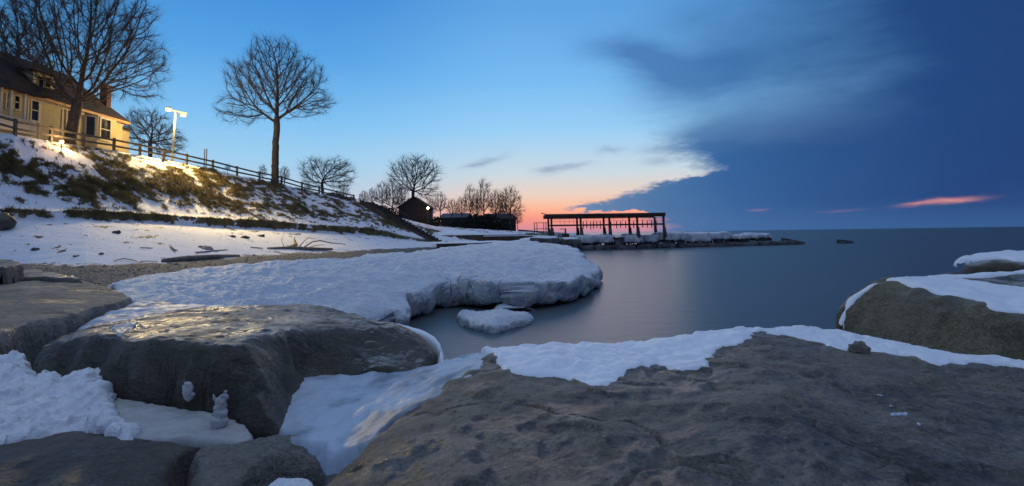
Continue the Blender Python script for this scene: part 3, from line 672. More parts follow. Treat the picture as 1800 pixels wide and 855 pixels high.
# lumpy snow, lower left
s_edge = pz((-150, 770, .50), (-150, 640, .62), (0, 628, .62), (30, 618, .66), (50, 624, .66), (48, 650, .62), (70, 655, .62), (110, 655, .64), (150, 645, .66), (200, 650, .66), (208, 680, .62), (200, 708, .58), (240, 745, .52), (262, 772, .46), (200, 775, .46), (150, 750, .48), (60, 764, .48), (0, 768, .48))
HS = rbf(s_edge + pz((60, 690, .60), (140, 690, .62), (30, 730, .55), (180, 730, .56), (0, 680, .62)), ((.07, 3.0, 3, 3), (.07, 6, 3, 14), (.014, 20, 3, 4)), .05)
tag(slab('snow_heap', [p[:2] for p in s_edge], HS, .25, M['snow_lump'], .08, .011, .05, 9, PROF_SNOW, disp=(.06, 9), seed=35, rnd=1), 'lumpy snow heap at the foot of the boulder, bottom left', 'snow')
i_edge = pz((190, 690, .545), (250, 702, .52), (320, 714, .51), (370, 722, .50), (410, 730, .49), (440, 745, .47), (450, 772, .44), (400, 778, .43), (330, 768, .44), (265, 775, .44), (200, 760, .46))
HI = rbf(i_edge, ((.012, 4, 4, 3), (.006, 14, 3, 5)), .1)
tag(slab('ice_sheet', [p[:2] for p in i_edge], HI, .2, M['ice_grey'], .04, .010, .02, 8, PROF_SNOW, disp=(0, 9), seed=36, rnd=1), 'smooth grey ice ledge beside the lumpy snow heap', 'ice')
def blobs(name, lab, cat, pts, mat, seed=0):    # little ice lumps: joined, roughened spheres
    V, F = [], []
    for (x, y, z, r, sz) in pts:
        nu, nv = 18, 12; b = len(V)
        for j in range(nv + 1):
            for i in range(nu):
                t_, p_ = math.pi * j / nv, 2 * math.pi * i / nu
                V.append((x + r * math.sin(t_) * math.cos(p_), y + r * .8 * math.sin(t_) * math.sin(p_), z + r * sz * math.cos(t_)))
        for j in range(nv):
            for i in range(nu): F.append((b + j * nu + i, b + j * nu + (i + 1) % nu, b + (j + 1) * nu + (i + 1) % nu, b + (j + 1) * nu + i))
    V = np.array(V); r0_ = pts[len(pts) // 2][3]
    for a in range(3): V[:, a] += fbm(V[:, 0], V[:, 1], V[:, 2], 1.1 / r0_, 4, .55, seed + a) * r0_ * .34
    return tag(mk(name, V, F, mat, smooth=True), lab, cat)
def at(px, py, z): return PZ(px, py, z)
Yf = PZ(385, 745, .48)[1]
fp = [(385, 741, .062, 1.0), (387, 728, .052, 1.1), (387, 716, .042, 1.1), (388, 706, .036, .9), (377, 700, .018, 1.3), (394, 699, .023, 1.3), (396, 690, .014, 1.2)]
blobs('ice_figure', 'knobbly upright ice lump with two horns on the grey ledge', 'ice', [(*P(a, b, Yf), r, s_) for a, b, r, s_ in fp], M['ice_grey'], 5)
t_ = on(H2, [(333, 686)])[0]
blobs('ice_lump', 'pale ice lump stuck to the boulder face above the grey ledge', 'ice', [(t_[0], t_[1] - .02, EYE + ray(333, 686)[2] * t_[1] / ray(333, 686)[1], .042, 1.7), (t_[0] + .015, t_[1] - .02, EYE + ray(333, 694)[2] * t_[1] / ray(333, 694)[1], .035, 1.0)], M['ice_grey'], 6)
snow('ice_patch', 'small milky ice patch on the left shoulder of the boulder', H2, [(192, 574), (215, 571), (246, 566), (236, 578), (222, 585), (216, 594), (200, 590)], .012, M['ice_grey'], .03, .01, .01, 8, 38, ((.003, 20, 3, 1),), .03, cat='ice')
# ice tongue between pale slab and boulder
t_edge = pz((118, 578, .62), (160, 560, .66), (195, 545, .70), (240, 526, .74), (300, 530, .74), (390, 536, .74), (520, 538, .74), (500, 552, .70), (330, 556, .70), (210, 578, .66), (150, 590, .60))
HT = rbf(t_edge, ((.03, 2, 4, 3), (.01, 7, 4, 3)), .1)
tag(slab('ice_tongue', [p[:2] for p in t_edge], HT, .0, M['ice'], .10, .03, .04, 3, PROF_SNOW, disp=(.03, 3), seed=37, rnd=1), 'grey blue ice tongue between the pale slab and the dark boulder', 'ice')
c_edge = pz((430, 880, .36), (452, 850, .38), (490, 832, .40), (540, 830, .40), (560, 845, .38), (575, 880, .36), (560, 930, .3), (430, 930, .3))
HC_ = rbf(c_edge, ((.02, 6, 4, 3),), .1)
tag(slab('snow_patch', [p[:2] for p in c_edge], HC_, .0, M['snow_lump'], .05, .009, .02, 9, PROF_SNOW, disp=(0, 3), seed=39, rnd=1), 'small snow patch in the hollow at the bottom of the picture', 'snow')
# thin snow rim on the boulder's lake side
rim = pz((655, 560, .75), (690, 566, .73), (745, 580, .66), (776, 600, .58), (786, 625, .52), (776, 650, .50), (768, 640, .46), (770, 615, .52), (735, 592, .62), (690, 576, .68))
HR = rbf(rim, ((.01, 6, 3, 3),), .1)
tag(slab('snow_edge', [p[:2] for p in rim], lambda x, y: HR(x, y) + .03, .1, M['snow'], .05, .012, .015, 6, PROF_SNOW, disp=(0, 3), seed=43, rnd=1), 'thin snow rim round the lakeward side of the dark boulder', 'snow')
# snow on the right boulders
snow('snow_cover', 'snow sheet on the back of the olive boulder', H6, [(1545, 497), (1600, 507), (1650, 520), (1700, 527), (1732, 532), (1728, 546), (1760, 550), (1800, 552), (1950, 572), (2050, 550), (1960, 520), (1800, 507), (1740, 501), (1680, 493), (1640, 489), (1590, 489)], .035, M['snow'], .10, .02, .03, 4, 45, ((.01, 3, 4, 1),), .08)
snow('snow_cover', 'thin snow line down the lake side of the olive boulder', H6, [(1471, 571), (1483, 542), (1502, 516), (1538, 498), (1548, 501), (1511, 521), (1492, 548), (1481, 574)], .012, M['snow'], .03, .015, .01, 4, 46, ((.01, 3, 4, 1),), .08)
tn = pz((1596, 489, 1.09), (1650, 480, 1.14), (1720, 479, 1.17), (1760, 475, 1.19), (1850, 470, 1.22), (1850, 478, 1.18), (1760, 484, 1.15), (1700, 488, 1.12), (1640, 494, 1.08))
HTn = rbf(tn, ((.02, 2, 4, 3),), .1)
tag(slab('snow_patch', [p[:2] for p in tn], HTn, .8, M['snow'], .08, .03, .04, 3, PROF_SNOW, disp=(0, 3), seed=47, rnd=1), 'snow tongue between the low stone and the dark strip', 'snow')
snow('snow_cover', 'thick snow on the farthest right hand boulder', H10, [(1672, 466), (1690, 460), (1730, 459), (1760, 456), (1790, 462), (1860, 462), (2000, 462), (2000, 446), (1800, 443.5), (1740, 446), (1700, 451), (1678, 459)], .04, M['snow'], .10, .03, .02, 3, 48, ((.012, 3, 4, 1),), .1)
x_, y_ = on(H1, [(1515, 622)])[0]
blobs('beach_stone', 'small round brown stone set in the snow band', 'stone', [(x_, y_ + .03, float(H1(np.array([x_]), np.array([y_]))[0]) + .03, .075, .7)], M['drift'], 9)

# ------------------------------------------------------------------ the ice shelf
sh_edge = pz((165, 491, .72), (205, 482, .80), (250, 484, .80), (300, 476, .86), (350, 467, .92), (420, 464, .92), (500, 456, .97), (590, 454, 1.0), (650, 448, 1.02), (720, 443, 1.06), (790, 434, 1.16), (850, 427.5, 1.27), (905, 423, 1.36), (950, 423.5, 1.34),
             (1000, 430, 1.12), (1022, 438, .95), (1026, 447, .80), (1040, 456, .70), (1056, 466, .56), (1060, 480, .40), (1044, 486, .49), (1020, 488, .62), (975, 491, .69), (940, 495, .66), (907, 504, .63), (862, 497, .65), (800, 491, .68), (755, 500, .67), (725, 520, .52), (700, 560, .36), (665, 562, .42),
             (560, 566, .46), (400, 566, .50), (310, 545, .62), (225, 548, .58), (170, 530, .62), (205, 505, .68))
sh_in = pz((350, 490, .86), (500, 480, .93), (450, 510, .80), (600, 500, .86), (700, 480, .92), (640, 530, .64), (800, 460, 1.0), (900, 450, 1.02), (980, 460, .84), (780, 485, .76), (900, 480, .76), (280, 505, .80), (330, 525, .72), (940, 435, 1.18), (860, 440, 1.1), (1000, 470, .70), (250, 492, .84))
HSh = rbf(sh_edge + sh_in, ((.09, .55, 4, 3), (.055, 1.5, 5, 4), (.032, 4.5, 4, 6), (.012, 13, 3, 7)), .3)
o = slab('ice_shelf', sh_edge, HSh, .0, M['ice_snow'], .85, .05, .16, .8, PROF_SHELF, disp=(.17, .9), seed=51, rnd=2, dense=.0028)
tag(o, 'broad shelf of snow covered ice jutting into the lake', 'ice')
ch = pz((797, 548, .16), (815, 541, .2), (850, 544, .2), (880, 543, .2), (912, 544, .2), (942, 549, .16), (925, 558, .16), (893, 566, .16), (872, 572, .16), (845, 568, .16), (812, 561, .16))
HCh = rbf(ch + pz((830, 556, .18), (870, 556, .24), (900, 551, .22), (850, 548, .2)), ((.04, 1.5, 4, 3), (.02, 5, 3, 5)), .1)
tag(slab('ice_floe', [p[:2] for p in ch], HCh, -.1, M['ice_snow'], .22, .025, .05, 2, ([0, .3, .55, .8, 1], [1, .55, .2, .02, .3], [0, .04, .2, .6, 1]), disp=(.04, 4), seed=53, rnd=1), 'small ice floe afloat in front of the ice shelf', 'ice')

# ------------------------------------------------------------------ trees
def tubes(name, A, B, ra, rb, k, mat, parent):
    if not len(A): return None
    d = B - A; ln = np.linalg.norm(d, axis=1)[:, None] + 1e-9; d = d / ln
    ref = np.where(np.abs(d[:, 2:3]) < .9, np.array([[0, 0, 1.]]), np.array([[1., 0, 0]]))
    u = np.cross(d, ref); u /= np.linalg.norm(u, axis=1)[:, None]; v = np.cross(d, u)
    ang = np.arange(k) * 2 * math.pi / k
    ring = lambda C, r: C[:, None] + (u[:, None] * np.cos(ang)[None, :, None] + v[:, None] * np.sin(ang)[None, :, None]) * r[:, None, None]
    V = np.concatenate([ring(A - d * np.minimum(ra, .03)[:, None], ra), ring(B, rb)], 1)
    n = len(A); base = (np.arange(n) * 2 * k)[:, None]; j = np.arange(k)
    F = np.stack([base + j, base + (j + 1) % k, base + k + (j + 1) % k, base + k + j], -1).reshape(-1, 4)
    return mk(name, V.reshape(-1, 3), F, mat, parent, smooth=k > 4)
def grow(base, fork, env, npts, step, seed, kill=1.6, infl=9, upb=.12, maxn=9000, lean=0.25):
    """space colonisation: branches reach for points scattered through the crown"""
    r = np.random.default_rng(seed); pts = []
    for (c, rad, wgt) in env:
        n = int(npts * wgt); q = r.normal(size=(n, 3)); q /= np.linalg.norm(q, axis=1)[:, None]
        q *= (r.uniform(0, 1, n) ** .42)[:, None]; pts.append(np.array(c) + q * np.array(rad))
    pts = np.concatenate(pts)
    for _ in range(9):                       # gaps in the crown
        c_ = pts[r.integers(len(pts))]; e_ = np.array(env[0][1]).mean() * r.uniform(.18, .30); pts = pts[np.linalg.norm(pts - c_, axis=1) > e_]
    base, fork = np.array(base, float), np.array(fork, float)
    n0 = max(2, int(np.linalg.norm(fork - base) / step))
    nodes = [base + (fork - base) * i / n0 + (r.normal(size=3) * .02 if 0 < i < n0 else 0) for i in range(n0 + 1)]
    par = [-1] + list(range(n0)); cnt = n0 + 1
    N_ = np.zeros((maxn + 900, 3)); N_[:cnt] = nodes
    dbest = np.full(len(pts), 1e9); nb = np.zeros(len(pts), int); DIR = np.zeros_like(N_); DIR[:cnt] = (fork - base) / np.linalg.norm(fork - base)
    new = [n0]
    for it in range(220):
        nn = N_[new]; dd = np.linalg.norm(pts[:, None] - nn[None], axis=2); j = dd.argmin(1); dm = dd[np.arange(len(pts)), j]
        b = dm < dbest; dbest[b] = dm[b]; nb[b] = np.array(new)[j[b]]
        keep = dbest > step * kill; pts, dbest, nb = pts[keep], dbest[keep], nb[keep]
        if len(pts) < 5 or cnt > maxn: break
        vec = (pts - N_[nb]); vec /= np.linalg.norm(vec, axis=1)[:, None]
        uq, inv = np.unique(nb, return_inverse=True); s_ = np.zeros((len(uq), 3)); np.add.at(s_, inv, vec)
        s_ /= np.linalg.norm(s_, axis=1)[:, None] + 1e-9
        s_ = s_ + DIR[uq] * .9 + np.array((0, 0, upb)) + r.normal(size=s_.shape) * .10
        s_ /= np.linalg.norm(s_, axis=1)[:, None]
        new = []
        for q, d_ in zip(uq, s_):
            if cnt >= maxn + 800: break
            N_[cnt] = N_[q] + d_ * step; DIR[cnt] = d_; par.append(int(q)); new.append(cnt); cnt += 1
        if not new: break
    # end twigs
    par = np.array(par); N_ = N_[:cnt]; DIR = DIR[:cnt]
    return N_, par, DIR, n0
def tree(name, lab, cat, base, fork, env, npts, step, seed, r_trunk, mat, group=None, twig=.010, ntw=1.6, maxn=9000, upb=.12, origin=None):
    N_, par, DIR, n0 = grow(base, fork, env, npts, step, seed, maxn=maxn, upb=upb)
    r = np.random.default_rng(seed + 5); n = len(N_)
    for _ in range(4):                       # straighten the limbs
        main = np.full(n, -1); main[par[1:][::-1]] = np.arange(1, n)[::-1]
        i_ = np.arange(n0 + 1, n); i_ = i_[main[i_] > 0]; N_[i_] = N_[i_] * .5 + .25 * (N_[par[i_]] + N_[main[i_]])
    load = np.zeros(n); kids = np.bincount(par[1:], minlength=n)
    load[kids == 0] = 1
    for i in range(n - 1, 0, -1): load[par[i]] += load[i]
    rad = twig + (r_trunk - twig) * (load / load[n0]) ** .52; rad[:n0 + 1] = r_trunk * np.linspace(1.18, 1.0, n0 + 1); rad[0] *= 1.3
    t = empty(name, base, lab, cat, group)
    A, B = N_[par[1:]], N_[1:]; ra, rb = rad[par[1:]], rad[1:]
    ra = np.minimum(ra, rb * 1.35 + .004); ra[:n0] = rad[:n0]
    ii = np.arange(1, n)
    mb = MB(); mb.tube([N_[i] for i in range(n0 + 1)], rad[:n0 + 1], 10); tr = mb.build('trunk', mat, t, True)
    thick = (rb > twig * 3.2) & (ii > n0)
    # each main limb a part of its own
    owner = np.full(n, -1)
    heads = []
    for i in range(n0 + 1, n):
        p_ = par[i]
        if owner[p_] == -1 or (owner[p_] == -2):
            if load[i] > load[n0] * .12 and load[i] < load[n0] * .6: owner[i] = len(heads); heads.append(i)
            elif load[i] >= load[n0] * .6: owner[i] = -2
            else: owner[i] = -3
        else: owner[i] = owner[p_]
    for k in range(len(heads)):
        s_ = thick & (owner[1:] == k)
        if s_.any(): tubes('limb', A[s_], B[s_], ra[s_], rb[s_], 6, mat, t)
    s_ = thick & (owner[1:] < 0)
    if s_.any(): tubes('fork', A[s_], B[s_], ra[s_], rb[s_], 7, mat, t)
    s_ = ~thick & (ii > n0)
    # twigs: the thin growth plus short side shoots
    src = np.nonzero(load < 10)[0]; src = src[src > n0]
    pick = r.choice(src, int(len(src) * ntw)); d = DIR[pick] + r.normal(size=(len(pick), 3)) * .42 + np.array((0, 0, .18)); d /= np.linalg.norm(d, axis=1)[:, None]
    ln = step * r.uniform(1.0, 4.0, len(pick)); T0 = N_[pick]; T1 = T0 + d * ln[:, None] * .5; d2 = d + r.normal(size=d.shape) * .25; T2 = T1 + d2 * ln[:, None] * .5
    tw = np.full(len(pick), twig * .75)
    AA = np.concatenate([A[s_], T0, T1]); BB = np.concatenate([B[s_], T1, T2]); RA = np.concatenate([ra[s_], tw, tw * .8]); RB = np.concatenate([rb[s_], tw * .8, tw * .5])
    o = tubes('twigs', AA, BB, RA, RB, 3, mat, t); tag(o, kind='stuff')
    return t
def copy_tree(o, parent=None):
    c = o.copy(); col.objects.link(c); c.parent = parent
    for ch_ in [x for x in bpy.data.objects if x.parent == o]: copy_tree(ch_, c)
    return c
k46 = .046
Bt = P(121, 252, 46); Ft = P(136, 186, 46)
tree('bare_tree', 'biggest bare tree, spreading in front of the yellow house', 'tree', Bt, Ft,
     [(P(150, 60, 46), (5.9, 4.6, 5.9), .62), (P(215, 105, 46), (3.6, 3.4, 3.6), .22), (P(45, 75, 46), (2.9, 3, 4.0), .10), (P(235, 165, 46), (2.2, 1.5, .9), .03), (P(90, 140, 45.4), (2.2, 1.5, 1.6), .03)],
     5200, .27, 11, .38, M['bark'], twig=.008, ntw=6.5, maxn=14000, upb=.15)
Bt = P(483, 323, 66); Ft = P(485, 246, 66)
tree('bare_tree', 'lone bare tree with a round crown beside the hillside fence', 'tree', Bt, Ft,
     [(P(484, 150, 66), (4.4, 4.4, 4.6), .40), (P(425, 195, 66), (3.0, 3, 1.7), .13), (P(545, 180, 66), (2.8, 3, 1.9), .15), (P(430, 140, 66), (2.4, 3, 2.6), .10), (P(535, 135, 66), (2.6, 3, 2.2), .10), (P(470, 90, 66), (2.2, 2.2, 1.6), .08), (P(505, 95, 66), (1.6, 2, 2.2), .05)],
     4200, .33, 12, .36, M['bark'], twig=.009, ntw=6.0, maxn=11000, upb=.10)
Bt = P(264, 285, 64); Ft = P(264, 252, 64)
tree('bare_tree', 'small dark bare tree behind the twin lamp pole', 'tree', Bt, Ft,
     [(P(258, 228, 64), (2.7, 2.4, 2.2), .6), (P(292, 248, 64), (1.9, 2, 1.9), .4)], 1700, .28, 13, .20, M['bark_far'], twig=.012, ntw=5.0, maxn=5000)
Bt = P(568, 350, 84); Ft = P(566, 322, 84)
tree('bare_tree', 'bare tree with twin stems beyond the lower end of the fence', 'tree', Bt, Ft,
     [(P(556, 306, 84), (2.5, 2.6, 2.4), .45), (P(592, 306, 84), (2.6, 2.6, 2.5), .55)], 1500, .33, 14, .20, M['bark_far'], twig=.013, ntw=5.0, maxn=5000)
Bt = P(726, 395, 92); Ft = P(726, 338, 92)
tree('bare_tree', 'tall bare tree rising behind the dark hut', 'tree', Bt, Ft,
     [(P(728, 308, 92), (4.4, 3.5, 3.0), .8), (P(745, 335, 92), (2.4, 2, 1.8), .2)], 1800, .38, 15, .25, M['bark_far'], twig=.014, ntw=5.0, maxn=6000)
# background trees: three kinds, copied
kinds = []
for sd_, h in ((21, 1.0), (22, 1.0), (23, 1.0)):
    b0_ = (0, 0, 0)
    t_ = tree('bare_tree', 'x', 'tree', b0_, (.1, 0, 3.0 - .4 * (sd_ - 21)), [((0, 0, 7.0), (2.6, 2.6, 4.0), .7), ((.5 - .5 * (sd_ - 21), 0, 5.2), (3.2, 2.8, 2.2), .3)], 900, .40, sd_, .20, M['bark_far'], twig=.020, ntw=4.5, maxn=3200, upb=.2)
    kinds.append(t_)
far = [  # px, base row, depth, top row, width factor, label
    (850, 396, 112, 316, .75, 'tallest slim bare tree of the row right of the amber lamp'),
    (872, 398, 116, 332, .85, 'bare tree just right of the tallest one beyond the far hedge'),
    (897, 404, 112, 328, 1.15, 'rightmost full bare tree above the far lake shore'),
    (826, 394, 116, 326, .75, 'bare tree just left of the tallest one beyond the far hedge'),
    (812, 392, 126, 345, 1.0, 'low bare tree left of the far tree row'),
    (795, 390, 126, 350, 1.1, 'shrubby bare tree between the amber lamp and the far row'),
    (774, 388, 112, 338, 1.0, 'bare tree just right of the amber lamp'),
    (910, 405, 104, 370, 1.0, 'small bare bush tree at the tip of the far shore'),
    (690, 385, 88, 318, 1.0, 'bare tree crowding left of the dark hut'),
    (672, 376, 88, 320, .95, 'bare tree rising right beside the top of the stairs'),
    (706, 390, 90, 325, .9, 'bare tree whose stem stands against the hut wall'),
    (655, 368, 92, 330, .9, 'low bare tree behind the stair railing'),
    (604, 362, 96, 322, 1.1, 'low bare tree filling the gap behind the last fence post'),
    (540, 345, 96, 318, 1.0, 'scrubby bare tree half hidden by the lower fence'),
    (500, 330, 100, 292, 1.0, 'faint far bare tree right of the lone tree trunk'),
    (462, 320, 110, 290, 1.0, 'faint far bare tree left of the lone tree trunk'),
    (400, 305, 110, 288, 1.2, 'very low twiggy tree top behind the middle fence'),
    (758, 392, 104, 348, .9, 'bare tree standing right behind the amber lamp'),
    (885, 402, 124, 345, 1.0, 'thin bare tree behind the rightmost far trees'),
    (838, 396, 128, 342, 1.1, 'hazy bare tree deep behind the tallest one'),
    (640, 368, 110, 335, 1.1, 'bare tree top left of the stair railing'),
    (30, 215, 62, 0, 1.1, 'bare tree behind the yellow house roof'),
]
for i, (px, py, Yd, top, wf_, lab) in enumerate(far):
    o = kinds[i] if i < 3 else copy_tree(kinds[i % 3])
    p = P(px, py, Yd); h = (py - top) * Yd / 1000; s_ = h / 11.0
    o.location = tuple(p); o.scale = (s_ * wf_, s_ * wf_, s_); o.rotation_euler = (0, 0, i * 1.9)
    o['label'] = lab; o['group'] = 'bare trees along the far shore'

# ------------------------------------------------------------------ fence along the bluff
fence = empty('rail_fence', P(28, 238, 38), 'brown two rail wooden fence running down the top of the bluff', 'fence')
fp_ = [(-120, 203, 33), (-45, 220, 35.5), (26, 238, 38), (89, 249, 41.3), (146, 258, 45), (200, 266, 48), (246, 274, 51), (288, 282, 53.4), (328, 290.5, 55.6), (374, 300, 58.5), (417, 310.5, 61), (456, 319, 64), (495, 326, 67), (531, 336, 70), (561, 343, 72), (592, 350, 74), (622, 357, 76)]
posts = [P(a, b, c) for a, b, c in fp_]
for q in posts:
    MB().beam(q + np.array((0, 0, -.3)), q + np.array((rng.normal() * .02, 0, 1.12)), .17, .17, upv=(0, 1, 0)).build('post', M['fence_wood'], fence)
for a, b in zip(posts[:-1], posts[1:]):
    d = (b - a) / np.linalg.norm(b - a); nrm = np.array((d[1], -d[0], 0)) * .11
    for h in (.45, .93):
        MB().beam(a + nrm + np.array((0, 0, h + rng.normal() * .015)) + d * .01, b + nrm + np.array((0, 0, h + rng.normal() * .015)) - d * .01, .05, .16).build('rail', M['fence_wood'], fence)
# two thin poles by the fence
for px, lab in ((359.5, 'left one of two thin dark poles beside the fence'), (363, 'right one of two thin dark poles beside the fence')):
    tag(MB().tube([P(px - 1, 298, 59.5), P(px + .6, 262, 59.5)], [.05, .05], 8).build('thin_pole', M['dark_wood']), lab, 'pole', 'pair of thin poles')

# ------------------------------------------------------------------ house
HB = 9.6
house = empty('yellow_house', (-41, 44, 9.2), 'yellow sided house with a dark brown hipped roof on the bluff', 'house')
FX = -38.0
def fY(px, x=FX): return -x / ((900 - px) / 1000)
MB().box(-45, FX, 26, 55.0, HB, 13.35).build('wall', M['siding'], house)
MB().box(-44.9, FX - .03, 26.1, 54.9, 8.0, HB).build('foundation', M['brick'], house)
ex0, ex1, ey0, ey1, ez = -45.4, -37.6, 25.3, 55.45, 13.35
rx, ry0, ry1, rz = -41.3, 29.5, 51.9, 17.15
V = [(ex0, ey0, ez), (ex1, ey0, ez), (ex1, ey1, ez), (ex0, ey1, ez), (rx, ry0, rz), (rx, ry1, rz),
     (ex0, ey0, ez - .1), (ex1, ey0, ez - .1), (ex1, ey1, ez - .1), (ex0, ey1, ez - .1)]
mk('roof', V, [(1, 2, 5, 4), (0, 1, 4), (3, 0, 4, 5), (2, 3, 5), (6, 9, 8, 7), (0, 6, 7, 1), (1, 7, 8, 2), (2, 8, 9, 3), (3, 9, 6, 0)], M['roof'], house)
MB().box(ex1 - .12, ex1 + .06, ey0, ey1, ez - .32, ez - .105).box(ex0, ex1 - .13, ey1 - .12, ey1 + .05, ez - .32, ez - .105).build('gutter', simple('orange_fascia', (.45, .22, .09), (.55, .28, .12), 2, .6), house)
MB().box(FX + .003, FX + .10, 26, 55.0, 12.86, 13.12).build('frieze_board', M['trim'], house)
def window(x, ya, yb, za, zb, par=house, bars=True):
    f = MB(); w_ = .14
    f.box(x + .004, x + .09, ya - w_, ya, za - w_, zb + w_).box(x + .004, x + .09, yb, yb + w_, za - w_, zb + w_).box(x + .004, x + .09, ya, yb, zb, zb + w_).box(x + .004, x + .11, ya, yb, za - w_, za)
    fr = f.build('window', M['trim'], par)
    MB().box(x + .01, x + .03, ya, yb, za, zb).build('pane', M['glass'], fr)
    if bars: MB().box(x + .035, x + .06, ya, yb, (za + zb) / 2 - .04, (za + zb) / 2 + .04).build('sash_bar', M['trim'], fr)
def zat(px, py, Yd): return P(px, py, Yd)[2]
for a, b, t, bt in ((45, 57, 177, 212), (109, 121, 194, 228), (14, 22, 168, 192)):
    ya, yb = fY(a), fY(b); ym = (ya + yb) / 2
    window(FX, ya, yb, zat((a + b) / 2, bt, ym), zat((a + b) / 2, t, ym))
for a, b, t, bt in ((0, 8, 165, 190),):
    ya, yb = fY(a), fY(b); window(FX, ya, yb, zat(4, bt, ya), zat(4, t, ya))
for px_ in (39, 61, 101, 126):                # pale corner boards between the windows
    y_ = fY(px_); MB().box(FX + .002, FX + .06, y_ - .07, y_ + .07, HB, 12.85).build('corner_board', M['trim'], house)
# bay
by = [49.9, 50.7, 53.1, 53.9]; bx = -37.25
V = []
for z_ in (HB - .2, 13.0): V += [(FX, by[0], z_), (bx, by[1], z_), (bx, by[2], z_), (FX, by[3], z_)]
mk('bay', V, [(0, 1, 5, 4), (1, 2, 6, 5), (2, 3, 7, 6), (4, 5, 6, 7), (3, 2, 1, 0)], M['siding'], house)
window(bx, 51.0, 52.2, 10.9, 12.75)
# left canted window of the bay
f = MB(); a_ = np.array((FX, by[0])); b_ = np.array((bx, by[1])); d_ = b_ - a_; n_ = np.array((d_[1], -d_[0])); n_ /= np.linalg.norm(n_)
q0, q1 = a_ + d_ * .1 + n_ * .02, a_ + d_ * .92 + n_ * .02
fr = f.beam((*q0, 11.82), (*q1, 11.82), .06, 2.1).build('window', M['trim'], house)
q0, q1 = a_ + d_ * .24 + n_ * .05, a_ + d_ * .78 + n_ * .05
MB().beam((*q0, 11.82), (*q1, 11.82), .04, 1.84).build('pane', M['glass'], fr)
# wing, chimney, dormer, porch
MB().box(-44, -38.8, 55.0, 57.2, HB - .8, 12.75).build('wing_wall', M['siding'], house)
V = [(-44.5, 55.9, 12.75), (-38.2, 55.9, 12.75), (-38.2, 59.3, 12.75), (-44.5, 59.3, 12.75), (-44.5, 55.9, 14.1), (-40.6, 55.9, 14.1), (-44.5, 58, 13.6)]
mk('wing_roof', [(-44.5, 55.46, 12.76), (-38.3, 55.46, 12.76), (-38.3, 57.2, 12.76), (-44.5, 57.2, 12.76), (-44, 55.46, 13.6), (-40.4, 55.46, 13.6)], [(0, 3, 2, 1), (1, 2, 5), (2, 3, 4, 5), (3, 0, 4), (0, 1, 5, 4)], M['roof'], house)
cy = 53.9; cx = -(900 - 177) / 1000 * cy
MB().box(cx - .34, cx + .34, cy - .30, cy + .30, 13, zat(177, 155, cy)).box(cx - .41, cx + .41, cy - .37, cy + .37, zat(177, 155, cy), zat(177, 151, cy)).build('chimney', M['brick'], house)
dx = -38.7; dy0, dy1 = fY(46, dx), fY(86, dx)
dz0, dz1 = 13.75, zat(66, 132, (dy0 + dy1) / 2)
dm = MB().box(-41, dx, dy0, dy1, dz0 - .6, dz1).build('dormer', M['trim'], house)
mk('dormer_roof', [(dx + .25, dy0 - .25, dz1 + .003), (dx + .25, dy1 + .25, dz1 + .003), (-41, dy1 + .25, dz1 + .003), (-41, dy0 - .25, dz1 + .003), (dx + .25, dy0 - .25, dz1 + .12), (dx + .25, dy1 + .25, dz1 + .12), (-41, dy1 + .2, dz1 + .45), (-41, dy0 - .2, dz1 + .45)],
   [(3, 2, 1, 0), (4, 5, 6, 7), (0, 1, 5, 4), (1, 2, 6, 5), (2, 3, 7, 6), (3, 0, 4, 7)], M['roof'], dm)
for a, b in ((56, 63), (69, 76)):
    ya, yb = fY(a, dx), fY(b, dx); ym = (ya + yb) / 2
    f = MB().box(dx + .004, dx + .06, ya - .09, yb + .09, zat((a + b) / 2, 154, ym) - .08, zat((a + b) / 2, 137, ym) + .08).build('window', M['siding'], dm)
pr = MB().box(FX + .01, FX + 1.1, 40, fY(38) - .3, 9.9, 10.95).build('porch_parapet', M['trim'], house)
for px_ in (-10, 8, 33):
    y_ = fY(px_, FX + 1) ; MB().box(FX + .9, FX + 1.08, y_ - .09, y_ + .09, 10.955, 12.9).build('porch_post', M['trim'], house)
MB().hexa([(FX - .3, 39.8, 13.2), (FX + 1.35, 39.8, 12.9), (FX + 1.35, fY(40), 12.9), (FX - .3, fY(40), 13.2), (FX - .3, 39.8, 13.6), (FX + 1.35, 39.8, 13.02), (FX + 1.35, fY(40), 13.02), (FX - .3, fY(40), 13.6)]).build('porch_roof', M['roof'], house)
for a, b in ((56, 63), (69, 76)):
    ya, yb = fY(a, dx), fY(b, dx); ym = (ya + yb) / 2
    MB().box(dx + .062, dx + .09, ya, yb, zat((a + b) / 2, 154, ym), zat((a + b) / 2, 137, ym)).build('dormer_pane', M['glass'], house)

